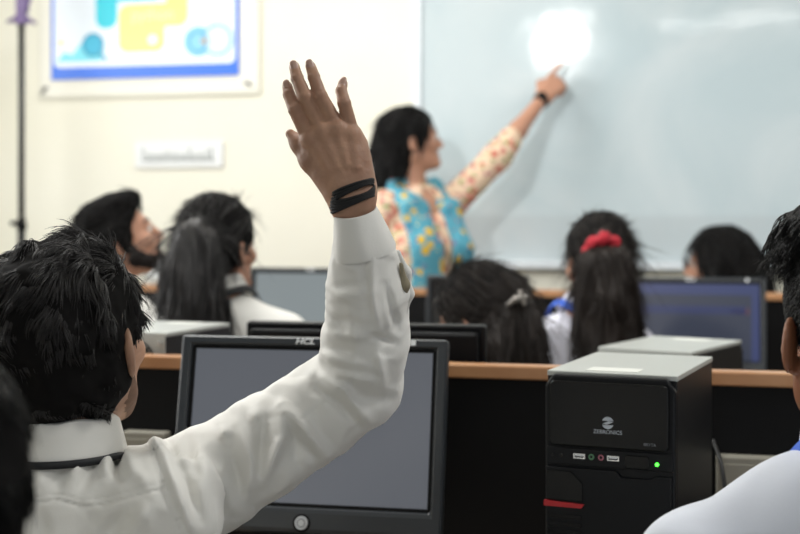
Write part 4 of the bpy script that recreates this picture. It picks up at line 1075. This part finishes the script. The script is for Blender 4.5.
# woman with bowed head
def bowed_woman():
    ob, T, R, B, org, cc, ax = seated('person with bowed head and half tied dark hair, just beyond the wooden edge', W(480, 320, 3.09), -52, -16, -4, W(503, 384, 3.06), -35, SKIN2, SHIRT, 0.98, half=0.150, drop=0.06, seed=7, lean=0.1)
    f = SDF(); cap_ops(f, T, R, 0.98, 0.013); f.disp = lambda P: 0.003 * noise(P, 45, 28)
    f.el(T(0, -0.085, 0.03), (0.05, 0.04, 0.05), R, 0.03)
    V, Q = f.mesh(0.005, 0.006)
    clip = W(516, 301, 2.99)
    path = [W(504, 296, 3.02), W(514, 312, 3.00), W(517, 340, 2.99), W(523, 372, 3.00)]
    g = SDF(); g.chain(path, [0.034, 0.042, 0.047, 0.040], 0.03, 0, (np.array((-SN, CS, 0)), 0.6))
    g.chain([T(-0.02, -0.07, -0.02), W(498, 345, 3.00), W(505, 378, 3.02)], [0.05, 0.052, 0.045], 0.03)
    g.disp = lambda P: 0.006 * noise(P * np.array((1, 1, 0.2)), 60, 35) + 0.003 * noise(P * np.array((1, 1, 0.2)), 150, 36)
    V2, Q2 = g.mesh(0.006, 0.01)
    hair_obj([(V, Q), (V2, Q2), lock_strands(V, Q, 3600, toward(clip), 0.09, 0.0010, 60, 0.05),
              lock_strands(V2, Q2, 2200, DOWN, 0.13, 0.0011, 70, 0.12, 0.5)], HAIR2, ob, org)
    c = SDF(); c.chain([W(508, 305, 2.965), W(516, 299, 2.955), W(525, 297, 2.965)], [0.006, 0.008, 0.006], 0.004); c.rc(W(520, 292, 2.96), W(524, 304, 2.96), 0.006, 0.006, 0.004)
    build_sdf('hair_clip', [(c, 0.0025, 0)], mat('clip_steel', '8b8680', 0.3, metal=0.5), ob, org)
bowed_woman()

# woman with glasses by the far right monitor
def glasses_woman():
    ob, T, R, B, org, cc, ax = seated('person with dark hair and glasses facing left behind the blue screened monitor', W(717, 263, 4.82), -72, 0, 0, W(733, 316, 4.82), -60, SKIN2, SHIRT, 1.0, half=0.150, drop=0.06, seed=9, hstep=0.006, sstep=0.011)
    f = SDF(); cap_ops(f, T, R, 1.0, 0.016)
    f.chain([T(0, -0.06, 0.03), T(0, -0.10, -0.04), T(0, -0.13, -0.14), T(0, -0.14, -0.22)], [0.085, 0.085, 0.075, 0.06], 0.04)
    for sx in (-1, 1): f.chain([T(sx * 0.055, 0.035, 0.075), T(sx * 0.082, 0.022, 0.0), T(sx * 0.078, 0.0, -0.10), T(sx * 0.075, -0.03, -0.2)], [0.028, 0.026, 0.030, 0.03], 0.03)
    for sx in (-1, 1): f.chain([T(sx * 0.070, -0.02, 0.06), T(sx * 0.088, -0.012, -0.01), T(sx * 0.082, -0.03, -0.12)], [0.026, 0.026, 0.03], 0.03)
    f.disp = lambda P: 0.005 * noise(P * np.array((1, 1, 0.3)), 50, 45)
    V, Q = f.mesh(0.007, 0.008)
    hair_obj([(V, Q), lock_strands(V, Q, 1800, DOWN, 0.10, 0.0015, 90, 0.04)], HAIR3, ob, org)
    gl = BM()
    for sx in (-1, 1):
        gl.torus((sx * 0.033, 0.112, -0.004), 0.022, 0.0022, 'y', 24, 6)
        gl.cyl((sx * 0.055, 0.112, 0.0), (sx * 0.078, 0.0, -0.002), 0.002, n=8)
    gl.cyl((-0.011, 0.112, 0.0), (0.011, 0.112, 0.0), 0.002, n=8)
    gl.xf(Matrix.Translation(Vector(T(0, 0, 0) - org)) @ Matrix(R.tolist()).to_4x4()).build('glasses', M_metal, ob, True)
glasses_woman()

# bearded man looking up
def bearded_man():
    ob, T, R, B, org, cc, ax = seated('person with swept back black hair and beard looking up to the right', W(122, 239, 3.92), 76, 24, 0, W(104, 290, 3.88), 45, SKIN2, SHIRT, 1.0, fem=False, half=0.165, drop=0.055, seed=11)
    f = SDF(); cap_ops(f, T, R, 1.0, 0.007, fringe=0.104)
    f.el(T(0, 0.050, 0.098), (0.056, 0.050, 0.030), R, 0.03); f.el(T(0, -0.02, 0.100), (0.066, 0.080, 0.034), R, 0.03)
    for sx in (-1, 1): f.rc(T(sx * 0.078, -0.008, 0.03), T(sx * 0.080, -0.006, -0.030), 0.020, 0.017, 0.02)
    f.disp = lambda P: 0.004 * noise(P, 50, 55)
    V, Q = f.mesh(0.005, 0.006)
    back = T(0, -0.2, 0.1)
    hair_obj([(V, Q), lock_strands(V, Q, 3000, toward(back), 0.05, 0.0010, 100, 0.12)], HAIR3, ob, org)
    b = SDF()
    for sx in (-1, 1):
        b.chain([T(sx * 0.066, 0.006, -0.025), T(sx * 0.056, 0.012, -0.066), T(sx * 0.022, 0.066, -0.102)], [0.016, 0.024, 0.026], 0.015)
        b.rc(T(sx * 0.002, 0.094, -0.056), T(sx * 0.026, 0.082, -0.064), 0.006, 0.006, 0.006)
        b.rc(T(sx * 0.028, 0.080, -0.064), T(sx * 0.022, 0.074, -0.092), 0.008, 0.009, 0.01)
    b.el(T(0, 0.080, -0.104), (0.024, 0.017, 0.019), R, 0.02)
    b.disp = lambda P: 0.002 * noise(P, 120, 66)
    build_sdf('beard', [(b, 0.004, 0.003)], BEARD, ob, org)
bearded_man()

# someone very near the lens, cut off by the left edge
def near_left():
    ob, T, R, B, org, cc, ax = seated('person with thick black hair, cut off at the left edge, closest to us', W(-117, 506, 0.97), -42, 0, 0, W(-104, 680, 0.945), -5, SKIN3, SHIRT, 1.0, fem=False, half=0.165, seed=13, hstep=0.004)
    f = SDF(); cap_ops(f, T, R, 1.0, 0.016, nape=-0.045); f.disp = lambda P: 0.005 * noise(P, 45, 75)
    V, Q = f.mesh(0.004, 0.007)
    P, N_ = sample_on(V, Q, 9000); crown = T(0, -0.07, 0.11)
    t = P - crown; t = t - N_ * (t * N_).sum(1, keepdims=True); t /= np.linalg.norm(t, axis=1, keepdims=True) + 1e-9
    d0 = N_ * 0.35 + t + 0.5 * np.stack([noise(P, 50, 110 + i) for i in range(3)], 1)
    paths = grow(P - N_ * 0.004, d0, 0.028 * (0.6 + 0.8 * RNG.random(len(P))), 5, lambda p, d, s_: d + np.array((0, 0, -0.15)) - 0.1 * N_)
    hair_obj([(V, Q), tubes(paths, np.full(len(P), 0.0008))], HAIR3, ob, org)
near_left()

# boy at the right edge
def right_boy():
    def gathers(P, B):                    # small pleats under the yoke seam
        q = (P - B.n) @ B.B; back = np.clip((-q[:, 1] - 0.01) / 0.03, 0, 1); below = np.clip((-0.072 - q[:, 2]) / 0.01, 0, 1) * np.clip((0.20 + q[:, 2]) / 0.10, 0, 1)
        return back * (below * 0.0024 * np.cos(q[:, 0] * 2 * math.pi / 0.013 + 1.5 * noise(P, 30, 5)) * np.clip((0.17 - np.abs(q[:, 0] + 0.01)) / 0.03, 0, 1) + 0.0025 * np.exp(-((q[:, 2] + 0.070) / 0.0035) ** 2))
    ob, T, R, B, org, cc, ax = seated('person with quiffed hair and faded sides at the right edge, bluish white shirt', W(858, 328, 1.50), -4, 0, 0, W(874, 464, 1.465), -6, SKIN3, SHIRT2, 1.0, fem=False, half=0.205, drop=0.090, lean=0.04, arms=((0.27, 0.0, -0.28), (0.20, 0.16, -0.44)), seed=15, hstep=0.004, sstep=0.0036, coll=0.040, lan=(BLUE, 0.022), extra=gathers)
    f = SDF(); cap_ops(f, T, R, 1.0, 0.004, nape=-0.02); f.disp = lambda P: 0.0012 * noise(P, 200, 85)
    V, Q = f.mesh(0.004, 0.003)
    g = SDF(); g.el(T(0.008, 0.005, 0.110), (0.070, 0.102, 0.044), R, 0.02); g.el(T(-0.032, 0.02, 0.100), (0.036, 0.088, 0.040), R, 0.02)
    g.disp = lambda P: 0.006 * noise(P * np.array((1, 0.5, 1)), 55, 95)
    V2, Q2 = g.mesh(0.004, 0.008)
    P, N_ = sample_on(V2, Q2, 9500)
    left = -R[:, 0]
    d0 = left * 0.5 + N_ * 0.12 + 0.28 * np.stack([noise(P, 60, 120 + i) for i in range(3)], 1)
    paths = grow(P - N_ * 0.004, d0, 0.036 * (0.5 + 0.8 * RNG.random(len(P))), 8, lambda p, d, s_: d + np.array((0, 0, -0.22)) - 0.20 * N_ + 0.1 * left)
    P3, N3 = sample_on(V, Q, 9000)
    fuzz = grow(P3, N3 * 0.6 + np.array((0, 0, -0.8)), np.full(9000, 0.005), 2, lambda p, d, s_: d)
    e = T(-0.066, 0.02, 0.10)
    st = np.array([e] * 16) + RNG.normal(0, 0.007, (16, 3))
    loose = grow(st, np.tile(left + np.array((0, 0, -0.2)), (16, 1)) + RNG.normal(0, 0.25, (16, 3)), 0.05 + 0.03 * RNG.random(16), 10, lambda p, d, s_: d + np.array((0, 0, -0.22)) - left * 0.22 * s_)
    hair_obj([(np.concatenate([V, V2]), np.concatenate([Q, Q2 + len(V)])), tubes(paths, np.full(len(P), 0.0008)), tubes(fuzz, np.full(9000, 0.0006)), tubes(loose, np.full(16, 0.0004))], HAIR3, ob, org)
    return ob
right_boy()

# the teacher
def teacher():
    R = rotm(camdir(80), math.radians(9), 0); hc = W(412, 140, 5.05)
    B = Body(W(416, 190, 5.05), camdir(145), 0.150, 0.0)
    org = np.array((B.n[0], B.n[1], 0.0)); nk = B.P(0, 0, 0)
    sh = B.P(-0.150, 0, -0.065); el = W(497, 157, 5.12); wr = W(543, 98, 5.26); tip = W(566, 64, 5.35)
    fb = SDF(); T = head_ops(fb, hc, R, 1.0, fem=True)
    fb.rc(T(0, -0.025, -0.05), nk + B.B @ np.array((0, -0.005, -0.03)), 0.048, 0.052, 0.03)
    B.torso(fb, -0.014, -0.50)
    fb.chain([sh, el, el * 0.55 + wr * 0.45, wr], [0.044, 0.038, 0.035, 0.0235], 0.02)
    e2, w2 = B.P(0.20, -0.01, -0.33), B.P(0.19, 0.10, -0.56)
    fb.chain([B.P(0.150, 0, -0.065), e2, w2], [0.042, 0.036, 0.024], 0.02)
    hip = B.P(0, 0, -0.56)
    up = np.array((0, 0, 1.0)); rt = B.B[:, 0]; fw = B.B[:, 1]
    fs = SDF(); ft = SDF()
    for sx in (-1, 1):
        h = hip + rt * sx * 0.085; an = np.array((h[0], h[1], 0.08)) + rt * sx * 0.02
        fb.rc(h, an, 0.075, 0.04, 0.04); ft.rc(h, an, 0.088, 0.062, 0.03)
        fs.rc(an - fw * 0.04 - up * 0.04, an + fw * 0.14 - up * 0.045, 0.040, 0.032, 0.02)
    fh = SDF(); cf = np.array((-SN, CS, 0)); cr = np.array((CS, SN, 0)); d = W(575, 59, 5.34) - wr; d /= np.linalg.norm(d)
    hand_ops(fh, wr, d, -cf * 0.9 - cr * 0.25, -cr + up * 0.6, 0.5, 1.12, point=True)
    fh.rc(wr - d * 0.05, wr, 0.0235, 0.0215, 0.01)
    f2 = SDF(); hand_ops(f2, w2, w2 - e2, rt, fw, 0.35, 0.98)
    ob = finish([(fb, 0.006, 0), (fh, 0.0024, 0), (f2, 0.004, 0)], SKIN2, org, 'person standing at the whiteboard in a floral tunic and turquoise scarf, pointing at it')
    build_sdf('trousers', [(ft, 0.014, 0)], mat('rust_cotton', 'b06a4a', 0.9), ob, org); build_sdf('shoes', [(fs, 0.012, 0)], SHOE, ob, org)
    f = SDF(); B.torso(f, 0.006, -0.50, chest=0.115)
    for sx in (-1, 1): f.el(B.P(sx * 0.07, 0.10, -0.20), (0.065, 0.05, 0.07), B.B, 0.05)
    f.el(B.P(0, 0.02, -0.70), (0.20, 0.16, 0.30), B.B, 0.10); f.el(B.P(0, 0.02, -0.92), (0.22, 0.18, 0.20), B.B, 0.10)
    mid = el * 0.72 + wr * 0.28
    f.chain([sh, el, mid], [0.058, 0.052, 0.048], 0.03)
    f.chain([B.P(0.150, 0, -0.065), e2, e2 * 0.6 + w2 * 0.4], [0.056, 0.050, 0.047], 0.03)
    f.el(B.P(-0.01, 0.125, -0.02), (0.045, 0.075, 0.085), B.B, 0.02, 0, True)
    f.disp = cloth_disp(0.004, 14, 41)
    kurta = floral('floral_cream_cotton', 'e3c7ab', [('d58a78', 1.0, 0.36), ('8d9a63', 1.3, 0.30), ('b8493f', 1.15, 0.25), ('efd9bd', 1.8, 0.22), ('b9707e', 1.6, 0.24)], 22)
    build_sdf('tunic', [(f, 0.008, 0.006)], kurta, ob, org)
    s = SDF(); ax = (fw, 0.34)
    s.chain([B.P(0.035, -0.055, 0.025), B.P(0.080, 0.010, 0.0), B.P(0.086, 0.115, -0.08), B.P(0.076, 0.178, -0.22), B.P(0.070, 0.170, -0.40), B.P(0.075, 0.200, -0.62)], [0.035, 0.052, 0.060, 0.066, 0.070, 0.075], 0.02, 0, ax)
    s.chain([B.P(0.035, -0.055, 0.025), B.P(-0.035, -0.055, 0.025)], [0.035, 0.035], 0.02)
    s.chain([B.P(-0.035, -0.055, 0.025), B.P(-0.072, 0.010, 0.0), B.P(-0.080, 0.115, -0.08), B.P(-0.090, 0.178, -0.22), B.P(-0.085, 0.170, -0.40), B.P(-0.085, 0.200, -0.62)], [0.035, 0.042, 0.044, 0.046, 0.048, 0.05], 0.02, 0, ax)
    s.disp = lambda P: 0.005 * noise(P * np.array((1, 1, 0.25)), 38, 51)
    scarf = floral('turquoise_scarf_print', '5aa0b4', [('d8b23e', 0.9, 0.30), ('7f5a8c', 1.2, 0.17), ('2f7f9c', 1.0, 0.24), ('d9cf8a', 1.5, 0.15), ('c25a5a', 1.5, 0.12)], 19)
    build_sdf('scarf', [(s, 0.006, 0.007)], scarf, ob, org)
    # long hair, tied half up, falling down the back
    g = SDF(); cap_ops(g, T, R, 1.0, 0.010, fringe=0.122)
    g.chain([T(0, -0.07, 0.06), T(0, -0.10, -0.01), W(392, 165, 5.02), W(384, 186, 5.03), W(382, 200, 5.06)], [0.055, 0.060, 0.062, 0.050, 0.035], 0.03)
    g.disp = lambda P: 0.005 * noise(P * np.array((1, 1, 0.35)), 45, 61)
    V, Q = g.mesh(0.006, 0.008)
    hair_obj([(V, Q), lock_strands(V, Q, 2500, lambda P: np.tile(np.array((0, 0, -1.0)) - R[:, 1] * 0.8, (len(P), 1)), 0.08, 0.0014, 140, 0.05)], HAIR3, ob, org)
    # watch on the pointing wrist
    wd = wr - el; wd /= np.linalg.norm(wd); c = wr - wd * 0.012
    q = Vector(wd).to_track_quat('Z', 'Y').to_matrix().to_4x4()
    BM().torus((0, 0, 0), 0.0265, 0.006, 'z', 32, 8).torus((0, 0, 0.008), 0.0262, 0.006, 'z', 32, 8).torus((0, 0, -0.008), 0.0268, 0.006, 'z', 32, 8) \
        .xf(Matrix.Translation(Vector(c - org)) @ q).build('wristwatch', mat('watch_strap', '17181a', 0.5), ob, True)
    n_ = -cf * 0.8 + up * 0.5; n_ = n_ - wd * (n_ @ wd); n_ /= np.linalg.norm(n_)
    BM().cyl(tuple(c + n_ * 0.022 - org), tuple(c + n_ * 0.036 - org), 0.017, 0.016, 24).build('watch_face', M_black, ob, True)
teacher()

# pale bundle lying on the far partition
def bundle():
    p = at(160, 278, 4.62); f = SDF(); c = np.array((p[0], 4.62, 1.02 + 0.033))
    f.el(c, (0.05, 0.035, 0.034), None, 0.02); f.el(c + np.array((-0.03, 0.0, 0.02)), (0.03, 0.03, 0.034), None, 0.02); f.disp = lambda P: 0.006 * noise(P, 45, 99)
    org = np.array((c[0], c[1], 1.02))
    o = build_sdf('paper_bundle', [(f, 0.004, 0.007)], mat('paper_white', 'e2e6e6', 0.8), None, org); o.location = org
    tag(o, 'crumpled pale paper lying on the far partition below the bearded chin', 'paper')
bundle()
